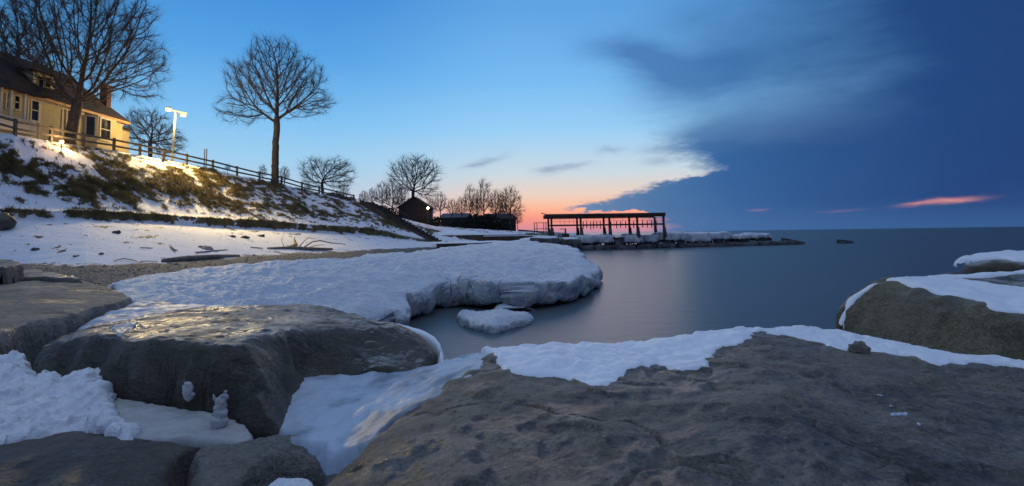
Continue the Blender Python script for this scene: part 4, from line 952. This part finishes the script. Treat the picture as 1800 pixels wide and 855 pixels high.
# ------------------------------------------------------------------ lamps
def plight(name, loc, power, colr, rad, parent=None):
    d = bpy.data.lights.new(name, 'POINT'); d.energy = power; d.color = colr; d.shadow_soft_size = rad
    o = bpy.data.objects.new(name, d); col.objects.link(o)
    o.location = tuple(np.array(loc) - wloc(parent)); o.parent = parent; return o
LY = 56.5
lb = P(302, 290, LY); lt = P(308.5, 196, LY)
lp = empty('flood_lamp_pole', lb, 'tall pale pole carrying two lit floodlights behind the fence', 'lamp')
MB().tube([lb, lb + (lt - lb) * .5, lt], [.13, .11, .09], 12).build('pole', M['pole'], lp, True)
hl, hr = P(296, 193, LY - .6), P(322, 203, LY + .3)
MB().beam(P(299, 193.5, LY - .4), P(329, 200, LY + .3), .10, .12).build('crossarm', M['dark_wood'], lp)
for hp, pw, rr in ((hl, 1100, .12), (hr, 700, .10)):
    d_ = np.array((.45, -.75, -.48)); d_ /= np.linalg.norm(d_)
    hd = MB().beam(hp - d_ * .30, hp - d_ * .02, .52, .36, upv=(0, 0, 1)).build('lamp_head', M['dark_wood'], lp)
    V = []; nn = 20
    ux = np.cross(d_, (0, 0, 1)); ux /= np.linalg.norm(ux); uz = np.cross(ux, d_)
    for i in range(nn): V.append(hp + d_ * .03 + (ux * math.cos(2 * math.pi * i / nn) * 1.15 + uz * math.sin(2 * math.pi * i / nn) * .85) * rr)
    mk('lens', V + [hp + d_ * .09], [(i, (i + 1) % nn, nn) for i in range(nn)], M['lamp_white'], hd)
    o = plight('floodlight', hp + d_ * .8, pw, (1.0, .72, .30), .15, lp)
    if hp is hl:
        o.data.energy = pw
gl = P(108, 250, 40.6); gb = gl - np.array((0, 0, .55))
g_ = empty('ground_floodlight', gb, 'lit amber floodlight on a short stake at the top of the bluff', 'lamp')
MB().tube([gb - np.array((0, 0, .3)), gl - np.array((0, 0, .12))], [.04, .04], 8).build('stake', M['dark_wood'], g_)
hd = MB().box(gl[0] - .16, gl[0] + .16, gl[1] + .02, gl[1] + .14, gl[2] - .11, gl[2] + .13).build('lamp_head', M['dark_wood'], g_)
MB().box(gl[0] - .14, gl[0] + .14, gl[1] - .012, gl[1] + .015, gl[2] - .09, gl[2] + .11).build('lens', M['lamp_amber'], hd)
plight('ground_light', gl + np.array((0, -.3, .05)), 8, (1.0, .52, .2), .1, g_)
sd_ = bpy.data.lights.new('floodlight', 'SPOT'); sd_.energy = 22000; sd_.color = (1.0, .68, .22); sd_.spot_size = math.radians(92); sd_.spot_blend = 1.0; sd_.shadow_soft_size = .15
so = bpy.data.objects.new('floodlight', sd_); col.objects.link(so); so.parent = lp; so.location = tuple(hl + np.array((.4, -.6, -.1)) - wloc(lp))
so.rotation_euler = Vector((-.45, .47, 1.1)).to_track_quat('Z', 'Y').to_euler()
s2_ = bpy.data.lights.new('floodlight', 'SPOT'); s2_.energy = 13000; s2_.color = (1.0, .74, .34); s2_.spot_size = math.radians(64); s2_.spot_blend = 1.0; s2_.shadow_soft_size = .5
so = bpy.data.objects.new('floodlight', s2_); col.objects.link(so); so.parent = lp; so.location = tuple(hr + np.array((.4, -.6, -.1)) - wloc(lp))
so.rotation_euler = Vector((-23, 26, 15)).to_track_quat('Z', 'Y').to_euler()
plight('ground_light', gl + np.array((-.6, 1.3, .3)), 210, (1.0, .66, .28), .15, g_)
fl = P(752, 366, 84); fb = P(752, 398, 84)
f_ = empty('amber_lamp_post', fb, 'lit amber lamp on a post beside the dark hut', 'lamp')
MB().tube([fb - np.array((0, 0, .5)), fl - np.array((0, 0, .16))], [.07, .05], 8).build('post', M['dark_wood'], f_)
blob_V, blob_F = [], []
for j in range(9):
    for i in range(14):
        t_, p2 = math.pi * j / 8, 2 * math.pi * i / 14; blob_V.append(fl + .16 * np.array((math.sin(t_) * math.cos(p2), math.sin(t_) * math.sin(p2), math.cos(t_))))
for j in range(8):
    for i in range(14): blob_F.append((j * 14 + i, (j + 1) * 14 + i, (j + 1) * 14 + (i + 1) % 14, j * 14 + (i + 1) % 14))
mk('globe', blob_V, blob_F, M['lamp_amber'], f_, True)
plight('post_light', fl + np.array((0, -.35, 0)), 25, (1.0, .55, .2), .15, f_)

# ------------------------------------------------------------------ stairs down the bluff
s0, s1 = P(645, 357, 77), P(768, 427, 71)
st = empty('beach_stairs', s1, 'dark timber staircase running from the fence down to the beach', 'stairs')
d = s1 - s0; nst = 22; side = np.cross(d, (0, 0, 1)); side /= np.linalg.norm(side)     # towards the viewer or away
if side[1] > 0: side = -side
for i in range(nst):
    f0, f1 = i / nst, (i + 1) / nst
    a = s0 + d * f0; b = s0 + d * f1; z_ = a[2] - .02
    q = [a + side * 1.0, b + side * 1.0, b - side * 1.0, a - side * 1.0]
    V = [(x[0], x[1], z_ - .34) for x in q] + [(x[0], x[1], z_ + .12) for x in q]
    MB().hexa(V).build('step', M['dark_wood'], st)
# side wall (stringer) towards the viewer, following the slope
for i in range(nst):
    a = s0 + d * i / nst; b = s0 + d * (i + 1) / nst; zt_ = a[2] + .30
    MB().hexa([(*(a + side * 1.30)[:2], b[2] - 1.3), (*(b + side * 1.30)[:2], b[2] - 1.3), (*(b + side * 1.02)[:2], b[2] - 1.3), (*(a + side * 1.02)[:2], b[2] - 1.3),
               (*(a + side * 1.30)[:2], zt_), (*(b + side * 1.30)[:2], zt_), (*(b + side * 1.02)[:2], zt_), (*(a + side * 1.02)[:2], zt_)]).build('side_timber', M['dark_wood'], st)
o1 = side * 1.12
for i in (0, 4, 8, 12):
    a = s0 + d * i / nst - side * .9; MB().tube([a, a + np.array((0, 0, 1.05))], [.035, .03], 6).build('baluster', M['dark_wood'], st)
a, b = s0 - side * .9, s0 + d * 12 / nst - side * .9
MB().beam(a + np.array((0, 0, 1.05)), b + np.array((0, 0, 1.05)), .06, .07).build('handrail', M['dark_wood'], st)
rl = empty('stair_railing', P(638, 360, 77), 'thin pipe railing at the head of the beach stairs', 'railing')
ra_ = [P(631.5, 359, 77), P(641.5, 360, 77.6), P(647, 362, 76)]
for q in ra_: MB().tube([q, q + np.array((0, 0, 1.3))], [.035, .035], 6).build('upright', M['pole'], rl)
for h in (.7, 1.28):
    for a, b in zip(ra_[:-1], ra_[1:]): MB().tube([a + np.array((0, 0, h)), b + np.array((0, 0, h))], [.03, .03], 6).build('rail', M['pole'], rl)

# ------------------------------------------------------------------ dark hut
hc = P(727, 398, 86); HX, HY, HZ = hc
hut = empty('dark_hut', hc, 'dark gabled wooden hut under the tall bare tree', 'hut')
hw = 2.25; wz = zat(727, 363, 86); gz_ = zat(727, 345, 86)
mk('wall', [(HX - hw, HY, HZ - .6), (HX + hw, HY, HZ - .6), (HX + hw, HY + 5, HZ - .6), (HX - hw, HY + 5, HZ - .6), (HX - hw, HY, wz), (HX + hw, HY, wz), (HX + hw, HY + 5, wz), (HX - hw, HY + 5, wz), (HX, HY, gz_ - .12), (HX, HY + 5, gz_ - .12)],
   [(0, 1, 5, 8, 4), (1, 2, 6, 5), (2, 3, 7, 9, 6), (3, 0, 4, 7)], M['hut_wood'], hut)
for sgn in (-1, 1):
    mk('roof_slope', [(HX, HY - .3, gz_), (HX + sgn * (hw + .3), HY - .3, wz - .2), (HX + sgn * (hw + .3), HY + 5.3, wz - .2), (HX, HY + 5.3, gz_), (HX, HY - .3, gz_ - .1), (HX + sgn * (hw + .3), HY - .3, wz - .3), (HX + sgn * (hw + .3), HY + 5.3, wz - .3), (HX, HY + 5.3, gz_ - .1)],
       [(0, 1, 2, 3), (7, 6, 5, 4), (0, 4, 5, 1), (1, 5, 6, 2), (2, 6, 7, 3)], M['hut_wood'], hut)
for k in range(9):
    x_ = HX - hw + .25 + k * .5; top_ = wz + (gz_ - wz) * (1 - abs(x_ - HX) / hw) - .25
    MB().box(x_ - .03, x_ + .03, HY - .05, HY - .003, HZ - .4, top_).build('batten', M['hut_wood'], hut)
MB().box(HX - 2.2, HX + .2, HY - .09, HY - .055, HZ, HZ + 2.3).build('door', M['hut_wood'], hut)

# ------------------------------------------------------------------ hedge and far building
def leafmass(name, lab, boxes, n, size, mat, seed):
    r = np.random.default_rng(seed); C = []
    for (c, rad, wgt) in boxes:
        q = r.normal(size=(int(n * wgt), 3)); q /= np.linalg.norm(q, axis=1)[:, None]; q *= (r.uniform(0, 1, len(q)) ** .4)[:, None]; C.append(np.array(c) + q * np.array(rad))
    C = np.concatenate(C); m_ = len(C); u = r.normal(size=(m_, 3)); u /= np.linalg.norm(u, axis=1)[:, None]; v = np.cross(u, r.normal(size=(m_, 3))); v /= np.linalg.norm(v, axis=1)[:, None]
    s_ = size * r.uniform(.5, 1.2, m_)[:, None]
    V = np.stack([C - u * s_, C + v * s_ * .35, C + u * s_, C - v * s_ * .35], 1).reshape(-1, 3)
    return mk(name, V, np.arange(m_ * 4).reshape(-1, 4), mat)
def B_(px, py, Yd, rx_, ry_, rz_, w_): return (P(px, py, Yd), (rx_, ry_, rz_), w_)
tag(leafmass('evergreen_hedge', '', [B_(812, 397, 100, 3.0, 1.5, 1.1, .25), B_(835, 393, 101, 2.2, 1.5, 1.6, .25), B_(858, 393, 102, 2.6, 1.5, 1.7, .3), B_(880, 400, 102, 2.0, 1.5, 1.1, .2)], 6000, .3, M['hedge'], 3), 'black evergreen hedge in front of the far trees', 'hedge')
tag(leafmass('bush', '', [B_(758, 398, 86, .9, .9, .8, .5), B_(768, 393, 88, 1.0, 1, 1.1, .5)], 1400, .22, M['hedge'], 4), 'dark bush at the right foot of the hut', 'bush')
tag(leafmass('bush', '', [B_(668, 372, 80, 1.6, 1, .9, .4), B_(685, 380, 81, 1.6, 1, 1.1, .6)], 1800, .22, M['hedge'], 5), 'dark scrub between the stairs and the hut', 'bush')
tag(leafmass('bush', '', [B_(610, 352, 79, 1.4, 1, .5, .5), B_(585, 346, 79, 1.6, 1, .6, .5)], 1500, .2, M['hedge'], 6), 'dark scrub behind the lower fence posts', 'bush')
hb = P(880, 401, 118)
fh = empty('far_house', hb, 'low dark house with a snowy lean-to behind the hedge', 'house')
MB().box(hb[0] - 4.2, hb[0] + 3.2, hb[1], hb[1] + 6, hb[2] - 1, hb[2] + 1.9).build('wall', M['hut_wood'], fh)
mk('roof', [(hb[0] - 4.6, hb[1] - .4, hb[2] + 1.9), (hb[0] + 3.6, hb[1] - .4, hb[2] + 1.9), (hb[0] + 3.6, hb[1] + 6.4, hb[2] + 1.9), (hb[0] - 4.6, hb[1] + 6.4, hb[2] + 1.9), (hb[0] - 3.4, hb[1] + 3, hb[2] + 3.1), (hb[0] + 2.4, hb[1] + 3, hb[2] + 3.1)], [(0, 1, 5, 4), (1, 2, 5), (2, 3, 4, 5), (3, 0, 4), (3, 2, 1, 0)], M['roof'], fh)
MB().hexa([(hb[0] - 1.6, hb[1] - 1.6, hb[2] + 1.1), (hb[0] + .2, hb[1] - 1.6, hb[2] + 1.1), (hb[0] + .2, hb[1] - .02, hb[2] + 1.6), (hb[0] - 1.6, hb[1] - .02, hb[2] + 1.6), (hb[0] - 1.6, hb[1] - 1.6, hb[2] + 1.2), (hb[0] + .2, hb[1] - 1.6, hb[2] + 1.2), (hb[0] + .2, hb[1] - .02, hb[2] + 1.7), (hb[0] - 1.6, hb[1] - .02, hb[2] + 1.7)]).build('snowy_roof', M['snow'], fh)
hb2 = P(800, 390, 128)
fh2 = empty('far_house', hb2, 'long low building with a slate blue roof right of the amber lamp', 'house')
MB().box(hb2[0] - 3.2, hb2[0] + 3.2, hb2[1], hb2[1] + 6, hb2[2] - 1, hb2[2] + .9).build('wall', M['hut_wood'], fh2)
mk('roof', [(hb2[0] - 3.5, hb2[1] - .4, hb2[2] + .9), (hb2[0] + 3.5, hb2[1] - .4, hb2[2] + .9), (hb2[0] + 3.5, hb2[1] + 6.4, hb2[2] + .9), (hb2[0] - 3.5, hb2[1] + 6.4, hb2[2] + .9), (hb2[0] - 3.2, hb2[1] + 3, hb2[2] + 2.0), (hb2[0] + 3.2, hb2[1] + 3, hb2[2] + 2.0)], [(0, 1, 5, 4), (1, 2, 5), (2, 3, 4, 5), (3, 0, 4), (3, 2, 1, 0)], simple('slate_roof', (.06, .065, .08), (.10, .105, .12), 2, .8), fh2)

# ------------------------------------------------------------------ seawalls and dock terraces
def wall(name, lab, pts, zt, zb, th, mat, cap=None, cat='seawall'):
    t = empty(name, (pts[0][0], pts[0][1], zb), lab, cat)
    for a, b in zip(pts[:-1], pts[1:]):
        a2, b2 = np.array((a[0], a[1])), np.array((b[0], b[1])); n = max(1, int(np.linalg.norm(b2 - a2) / 2.4))
        for i in range(n):
            p_, q_ = a2 + (b2 - a2) * i / n, a2 + (b2 - a2) * (i + .985) / n; zj = rng.uniform(-.04, .04)
            MB().beam((*p_, (zt + zb) / 2 + zj), (*q_, (zt + zb) / 2 + zj), th, zt - zb).build('timber', mat, t)
    if cap:
        for a, b in zip(pts[:-1], pts[1:]):
            MB().beam((a[0], a[1] + .25, zt + .12), (b[0], b[1] + .25, zt + .12), th + .5, .13).build('snow_cap', M['snow'], t)
    return t
wall('sea_wall', 'upper dark timber seawall crossing to the boathouse frame', [P(772, 413, 76), P(850, 413, 75.5), P(930, 412, 75), P(1000, 413, 72)], 1.72, .9, .3, M['dark_wood'])
wall('sea_wall', 'middle dark timber seawall below the snowy terrace', [P(850, 418, 74), P(920, 418, 74), P(985, 418, 70)], 1.42, .5, .3, M['dark_wood'], True)
wall('sea_wall', 'low brown seawall at the water behind the ice shelf', [P(768, 433, 60), P(850, 431, 62), P(960, 427, 63)], .85, -.3, .3, M['dark_wood'])
def mound(name, lab, px, py, Yd, rx_, ry_, h, seed, mat, cat='snow'):
    c = P(px, py, Yd); th = np.linspace(0, 2 * math.pi, 26)[:-1]
    poly = np.stack([c[0] + rx_ * np.cos(th), c[1] + ry_ * np.sin(th)], 1)
    H = lambda x, y: c[2] + h * np.clip(1 - ((x - c[0]) / rx_) ** 2 - ((y - c[1]) / ry_) ** 2, 0, 1) ** .6 + .06 * fbm(x, y, 0, .8, 4, .5, seed)
    return tag(slab(name, poly, H, c[2] - .8, mat, .5, .07, .3, .6, disp=(.08, 1), seed=seed), lab, cat)
mound('snow_drift', 'long snow drift on the terrace right of the stairs', 805, 416, 78, 4.4, 2.4, .8, 61, M['snow'])
mound('snow_drift', 'low snow drift between the two lower seawalls', 830, 426, 66, 6.0, 2.2, .12, 62, M['snow'])
mound('snow_drift', 'snow drift near the foot of the boathouse frame', 960, 421, 66, 3.2, 2.0, .3, 63, M['snow'])
sh = [P(905, 408, 260), P(1010, 410.5, 300)]
tag(MB().hexa([(sh[0][0], 255, 0), (sh[1][0], 300, 0), (sh[1][0], 330, 0), (sh[0][0], 330, 0), (sh[0][0] + 2, 258, 3.6), (sh[1][0] - 6, 302, 1.9), (sh[1][0] - 6, 328, 1.9), (sh[0][0] + 2, 328, 3.6)]).build('far_shore', M['hut_wood']), kind='structure')

# ------------------------------------------------------------------ breakwater
bw = empty('breakwater', P(1020, 438, 60), 'rock breakwater cased in ice and snow running out into the lake', 'breakwater')
blk = [(1008, 1048, 414, 60, 'd'), (1044, 1078, 413, 60.5, 'd'), (1070, 1100, 414, 61, 'k'), (1096, 1132, 412.5, 61.5, 'd'), (1128, 1160, 413, 62.5, 'd'), (1152, 1206, 409, 63.5, 's'), (1200, 1254, 408, 65, 'i'), (1246, 1290, 408.5, 66.5, 's'), (1284, 1322, 413.5, 68, 's'), (1314, 1362, 410, 69.5, 's')]
for i, (a, b, tp, Yd, kd) in enumerate(blk):
    zb_ = 0; zt_ = P((a + b) / 2, tp, Yd)[2]
    x0_, x1_ = P(a, tp, Yd)[0], P(b, tp, Yd)[0]; dep = 3.2
    poly = np.array([(x0_, Yd - .1 + rng.normal() * .1), (x1_, Yd + .1 + rng.normal() * .1), (x1_ + .1, Yd + dep), (x0_ + .1, Yd + dep)])
    low = .55 if kd != 'k' else .9
    H = lambda x, y, z_=zt_: np.full(np.shape(x), z_ - .25) + .1 * fbm(x, y, 0, .7, 4, .5, i)
    slab('block', poly, H, -.5, M['rock_far'], .35, .12, .12, 1, disp=(.15, 1.2), seed=70 + i, parent=bw, rnd=1)
    # ice casing on the face
    if kd != 'k':
        poly2 = poly + np.array([(-.15, -.28), (.15, -.28), (.15, .3), (-.15, .3)])
        H2_ = lambda x, y, z_=zt_: np.full(np.shape(x), z_) + .16 * fbm(x, y, 0, .5, 4, .5, 9 + i)
        slab('ice_casing', poly2, H2_, {'d': .62, 'i': .5, 's': .75}[kd], M['ice_far'], .5, .07, .12, .9, ([0, .3, .5, .8, 1], [1, .5, .2, 0, .25], [0, .04, .15, .75, 1]), disp=(.2, 1.2), seed=90 + i, parent=bw, rnd=2)
    else:
        slab('snow_cap', poly, lambda x, y, z_=zt_: np.full(np.shape(x), z_) + .05 * fbm(x, y, 0, .5, 4, .5, 9), zt_ - .35, M['snow'], .3, .12, .1, .9, PROF_SNOW, disp=(0, 1), seed=90 + i, parent=bw, rnd=1)
# dark toe of the breakwater at the waterline
for i in range(11):
    a, b = 1000 + i * 36, 1000 + i * 36 + 46; Yd = 59 + i * 1.0
    x0_, x1_ = P(a, 430, Yd)[0], P(b, 430, Yd)[0]
    poly = np.array([(x0_, Yd - .55), (x1_, Yd - .55 + rng.normal() * .1), (x1_, Yd + 1.5), (x0_, Yd + 1.5)])
    slab('toe_stone', poly, lambda x, y: .42 + .12 * fbm(x, y, 0, .7, 4, .5, 5), -.6, M['rock_far'], .22, .08, .08, 1, disp=(.05, 1.2), seed=120 + i, parent=bw, rnd=1)
def plank(lab, px0, py0, px1, py1, Yd, h, n='broken_slab'):
    a, b = P(px0, py0, Yd), P(px1, py1, Yd)
    mb = MB(); mb.hexa([(a[0], Yd - .5, -.3), (b[0], Yd - .5, -.3), (b[0], Yd + .9, -.3), (a[0], Yd + .9, -.3), (a[0], Yd - .4, a[2]), (b[0], Yd - .4, b[2]), (b[0], Yd + .8, b[2]), (a[0], Yd + .8, a[2])])
    tag(mb.build(n, M['rock_far']), lab, 'rock')
plank('tilted dark slab just beyond the tip of the breakwater', 1378, 419, 1412, 426, 70, .3)
plank('lone dark slab breaking the water farthest out', 1477, 421.5, 1497, 424, 72, .3)
plank('low dark ledge joining the breakwater tip to the tilted slab', 1350, 426, 1385, 426.5, 70, .3)
for a, b, c, lab in ((930, 985, 419, 'flat dark rock left of the boathouse frame foot'), (985, 1022, 421, 'flat dark rock under the near end of the boathouse frame')):
    x0_, x1_ = P(a, c, 58)[0], P(b, c, 58)[0]; z_ = P(a, c, 58)[2]
    ob = slab('flat_rock', np.array([(x0_, 57.5), (x1_, 57), (x1_, 61), (x0_, 61)]), lambda x, y, z_=z_: z_ + .08 * fbm(x, y, 0, .7, 3, .5, 2), -.4, M['rock_far'], .3, .12, .15, 1, disp=(.1, 1), seed=int(a), rnd=1); tag(ob, lab, 'rock')
    ob = slab('snow_patch', np.array([(x0_ + .3, 57.9), (x1_ - .3, 57.5), (x1_ - .3, 60), (x0_ + .3, 60)]), lambda x, y, z_=z_: z_ + .16 + .05 * fbm(x, y, 0, .7, 3, .5, 2), z_ - .12, M['snow'], .3, .05, .15, 1, PROF_SNOW, disp=(0, 1), seed=int(a) + 1, rnd=1); tag(ob, 'snow lying on the ' + lab, 'snow')

# ------------------------------------------------------------------ boathouse frame
YA, YB = 66.0, 61.5
bf = empty('boathouse_frame', P(1060, 412, 62), 'open rusty boathouse frame standing on the breakwater', 'frame')
def zB(py, Yd, px=1065): return P(px, py, Yd)[2]
zr = zB(381, YB); zr1 = zB(375.5, YB)
rowA = [963.5, 1014, 1061, 1106, 1151]; rowB = [969, 1020.5, 1071, 1120, 1166.5]
for r_, Yd in ((rowA, YA), (rowB, YB)):
    for px in r_:
        a = P(px + 1, 414, Yd); x = a[0]
        MB().beam((x, Yd, .9), (x - .02, Yd, zr + .003), .21, .21, upv=(0, 1, 0)).build('post', M['steel'], bf)
        MB().tube([(x + .12, Yd, 1.2), (x + .10, Yd, 1.7), (x + .05, Yd, 2.35)], [.19, .17, .14], 8).build('ice_sleeve', M['rock_far'], bf, True)
xa, xb = P(959, 380, YB)[0], P(1168.5, 378, YB)[0]
MB().box(xa, xb, YB - .35, YA + .35, zr + .14, zr1).build('roof_deck', M['steel'], bf)
MB().box(xa, xb, YB - .22, YB + .1, zr - .06, zr + .137).build('header_beam', M['steel'], bf)
MB().box(xa, xb, YA - .1, YA + .22, zr - .06, zr + .137).build('header_beam', M['steel'], bf)
zm = zB(395.5, YB)
x0_, x1_ = P(969, 396, YB)[0], P(1166, 396, YB)[0]
MB().box(x0_, x1_, YB + .14, YB + .30, zm - .09, zm + .09).build('cross_beam', M['steel'], bf)
MB().box(x0_, x1_, YA - .30, YA - .14, zm - .0, zm + .13).build('cross_beam', M['steel'], bf)
for h in (388.5, 384.5):
    z_ = zB(h, YB); MB().box(x0_, x1_, YB + .2, YB + .24, z_ - .015, z_ + .015).build('wire', M['steel'], bf)
for px in (985, 993, 1001, 1009, 1032, 1045, 1080, 1095, 1130, 1143, 1156):
    x = P(px, 396, YB)[0]; MB().tube([(x, YB + .22, zm), (x, YB + .22, zB(382, YB))], [.014, .014], 4).build('rod', M['steel'], bf)
for px in (1026, 1032, 1039, 1044, 1050, 1056, 1075, 1085, 1092, 1101, 1108, 1115, 1122, 1131, 1139, 1147, 1155):
    x = P(px, 396, YB)[0]; MB().box(x - .045, x + .045, YB + .31, YB + .38, zB(402 + rng.uniform(-1.5, 1.5), YB), zB(389 + rng.uniform(-1, 1), YB)).build('picket', M['steel'], bf)
MB().beam(P(951, 375, YB - .3), P(966, 378.5, YB - .3), .06, .08).build('boom', M['steel'], bf)
MB().hexa([P(955, 383, YB), P(966, 382.5, YB), P(966, 382.5, YB + 3), P(955, 383, YB + 3), P(960, 379, YB), P(966, 377, YB), P(966, 377, YB + 3), P(960, 379, YB + 3)]).build('end_gusset', M['steel'], bf)
lf = empty('dock_rail', P(940, 407, 70), 'small pipe frame on the dock left of the boathouse frame', 'railing')
ps = [P(x, 408, 70) for x in (939.5, 944, 956, 960)]
for q in ps: MB().tube([q - np.array((0, 0, .3)), (q[0], q[1], zB(392, 70, 950))], [.05, .05], 6).build('upright', M['steel'], lf)
for h in (392, 402.5): MB().tube([(ps[0][0] - .1, 70, zB(h, 70, 950)), (ps[-1][0] + .4, 70, zB(h, 70, 950))], [.04, .04], 6).build('rail', M['steel'], lf)
cr = empty('davit', P(994, 412, 63), 'little iron davit with a short arm on the breakwater snow', 'davit')
q = P(994, 413, 63); MB().tube([q, (q[0], q[1], zB(402.5, 63, 994))], [.10, .07], 8).build('post', M['steel'], cr)
MB().beam(P(984, 403, 63), P(995.5, 402.5, 63), .06, .07).build('arm', M['steel'], cr)
q = P(984.5, 403, 63); MB().tube([q, q - np.array((0, 0, .1))], [.03, .03], 5).build('hook', M['steel'], cr)

# ------------------------------------------------------------------ things on the beach
def onb(px, py):                              # a photo pixel traced on to the beach
    d = ray(px, py); t = np.linspace(15, 78, 1200); x = d[0] * t; y = d[1] * t; z = EYE + d[2] * t
    a = x / y; Ys_, Zs_ = bluff_knots(a)
    g = np.array([np.interp(y[i], Ys_[:, i], Zs_[:, i]) for i in range(len(t))]); k = int(np.argmax(z < g))
    return np.array((x[k], y[k], g[k]))
def stick(name, lab, pix, rads, mat, lift=0.0, cat='driftwood', n=7):
    pts = [onb(a, b) for a, b in pix]; pts = [p + np.array((0, 0, r_ * .6 + (lf_ if (lf_ := lift) else 0))) for p, r_ in zip(pts, rads)]
    return tag(MB().tube(pts, rads, n).build(name, mat, None, True), lab, cat)
stick('driftwood_log', 'long grey log lying along the gravel edge', [(286, 461), (330, 458.5), (380, 455), (420, 451)], [.10, .16, .15, .07], M['drift'])
b0_ = onb(530, 440)
db = empty('fallen_branch', b0_, 'forked fallen branch with a yellow split end on the beach', 'driftwood')
def up_(p, h): return p + np.array((0, 0, h))
A0, A1, A2, A3 = onb(470, 438), onb(510, 438), onb(545, 440.5), onb(584, 441)
MB().tube([up_(A0, .05), up_(A1, .10), up_(A2, .12), up_(A3, .12)], [.05, .11, .13, .09], 7).build('trunk', M['drift'], db, True)
MB().tube([up_(A1, .10), up_(onb(520, 437), .25), up_(onb(517, 436), .75)], [.14, .16, .03], 6).build('split_end', M['yellow_wood'], db, True)
MB().tube([up_(onb(532, 439), .1), up_(onb(548, 436), .45), up_(onb(562, 434), .5), up_(onb(583, 435), .35), up_(onb(607, 435), .25)], [.05, .05, .05, .045, .03], 6).build('branch', M['drift'], db, True)
MB().tube([up_(onb(525, 438), .1), up_(onb(535, 435), .5), up_(onb(543, 431), .6)], [.045, .035, .02], 6).build('branch', M['drift'], db, True)
MB().tube([up_(onb(500, 438), .1), up_(onb(495, 431), .3), up_(onb(499, 424), .7)], [.03, .02, .012], 5).build('branch', M['drift'], db, True)
MB().tube([up_(onb(540, 439), .1), up_(onb(556, 437), .25), up_(onb(570, 437), .3)], [.04, .035, .02], 5).build('branch', M['yellow_wood'], db, True)
stick('twig', 'thin curved twig on the snow above the left gravel', [(200, 461), (217, 456.5), (230, 458.5), (242, 461.5)], [.02, .025, .025, .015], M['drift'], .03)
stick('twig', 'short stick right of the curved twig', [(246, 461), (262, 460.5), (276, 461)], [.015, .02, .015], M['drift'], .02)
stick('twig', 'bent stick left of the fallen branch', [(344, 446), (362, 444.5), (378, 442.5), (399, 441)], [.04, .04, .035, .03], M['drift'], .03)
stick('twig', 'short dark stick standing up on the mid beach', [(298, 433), (304, 440), (308, 444)], [.03, .05, .03], M['drift'], .05)
stick('twig', 'thin stick lying on the upper snow slope', [(246, 437), (256, 437), (268, 437.5)], [.02, .025, .02], M['drift'], .02)
stick('twig', 'little stick group left of the fallen branch', [(440, 436), (452, 437.5), (462, 438)], [.03, .04, .03], M['drift'], .03)
def stone(px, py, r_, sz, mat, lab, seed, cat='stone'):
    p = onb(px, py); return blobs('beach_stone', lab, cat, [(p[0], p[1], p[2] + r_ * sz * .3, r_, sz)], mat, seed)
stone(365, 438.5, .36, .38, M['pink_stone'], 'flat pinkish stone on the beach', 5)
stone(62, 440, .18, .5, M['rock_far'], 'dark lump on the lower left snow slope', 6)
stone(204, 410, .24, .4, M['rock_far'], 'dark clod high on the snow slope', 7)
stone(352, 435.5, .15, .5, M['rock_far'], 'small dark clod behind the pinkish stone', 8)
stone(134, 451, .15, .3, M['drift'], 'brown clod near the gravel on the left beach', 9)
stone(178, 447, .12, .4, M['rock_far'], 'small dark clod left of the beach centre', 10)
stone(408, 417, .24, .35, M['rock_far'], 'dark clod below the grassy ledge', 11)
stone(430, 419, .34, .35, M['rock_far'], 'larger dark clod right of the one below the ledge', 12)
stone(458, 416, .30, .35, M['rock_far'], 'dark clod farthest right below the grassy ledge', 13)
stone(0, 399, .62, .9, M['rock_dark'], 'dark round boulder half out of frame on the left slope', 14)
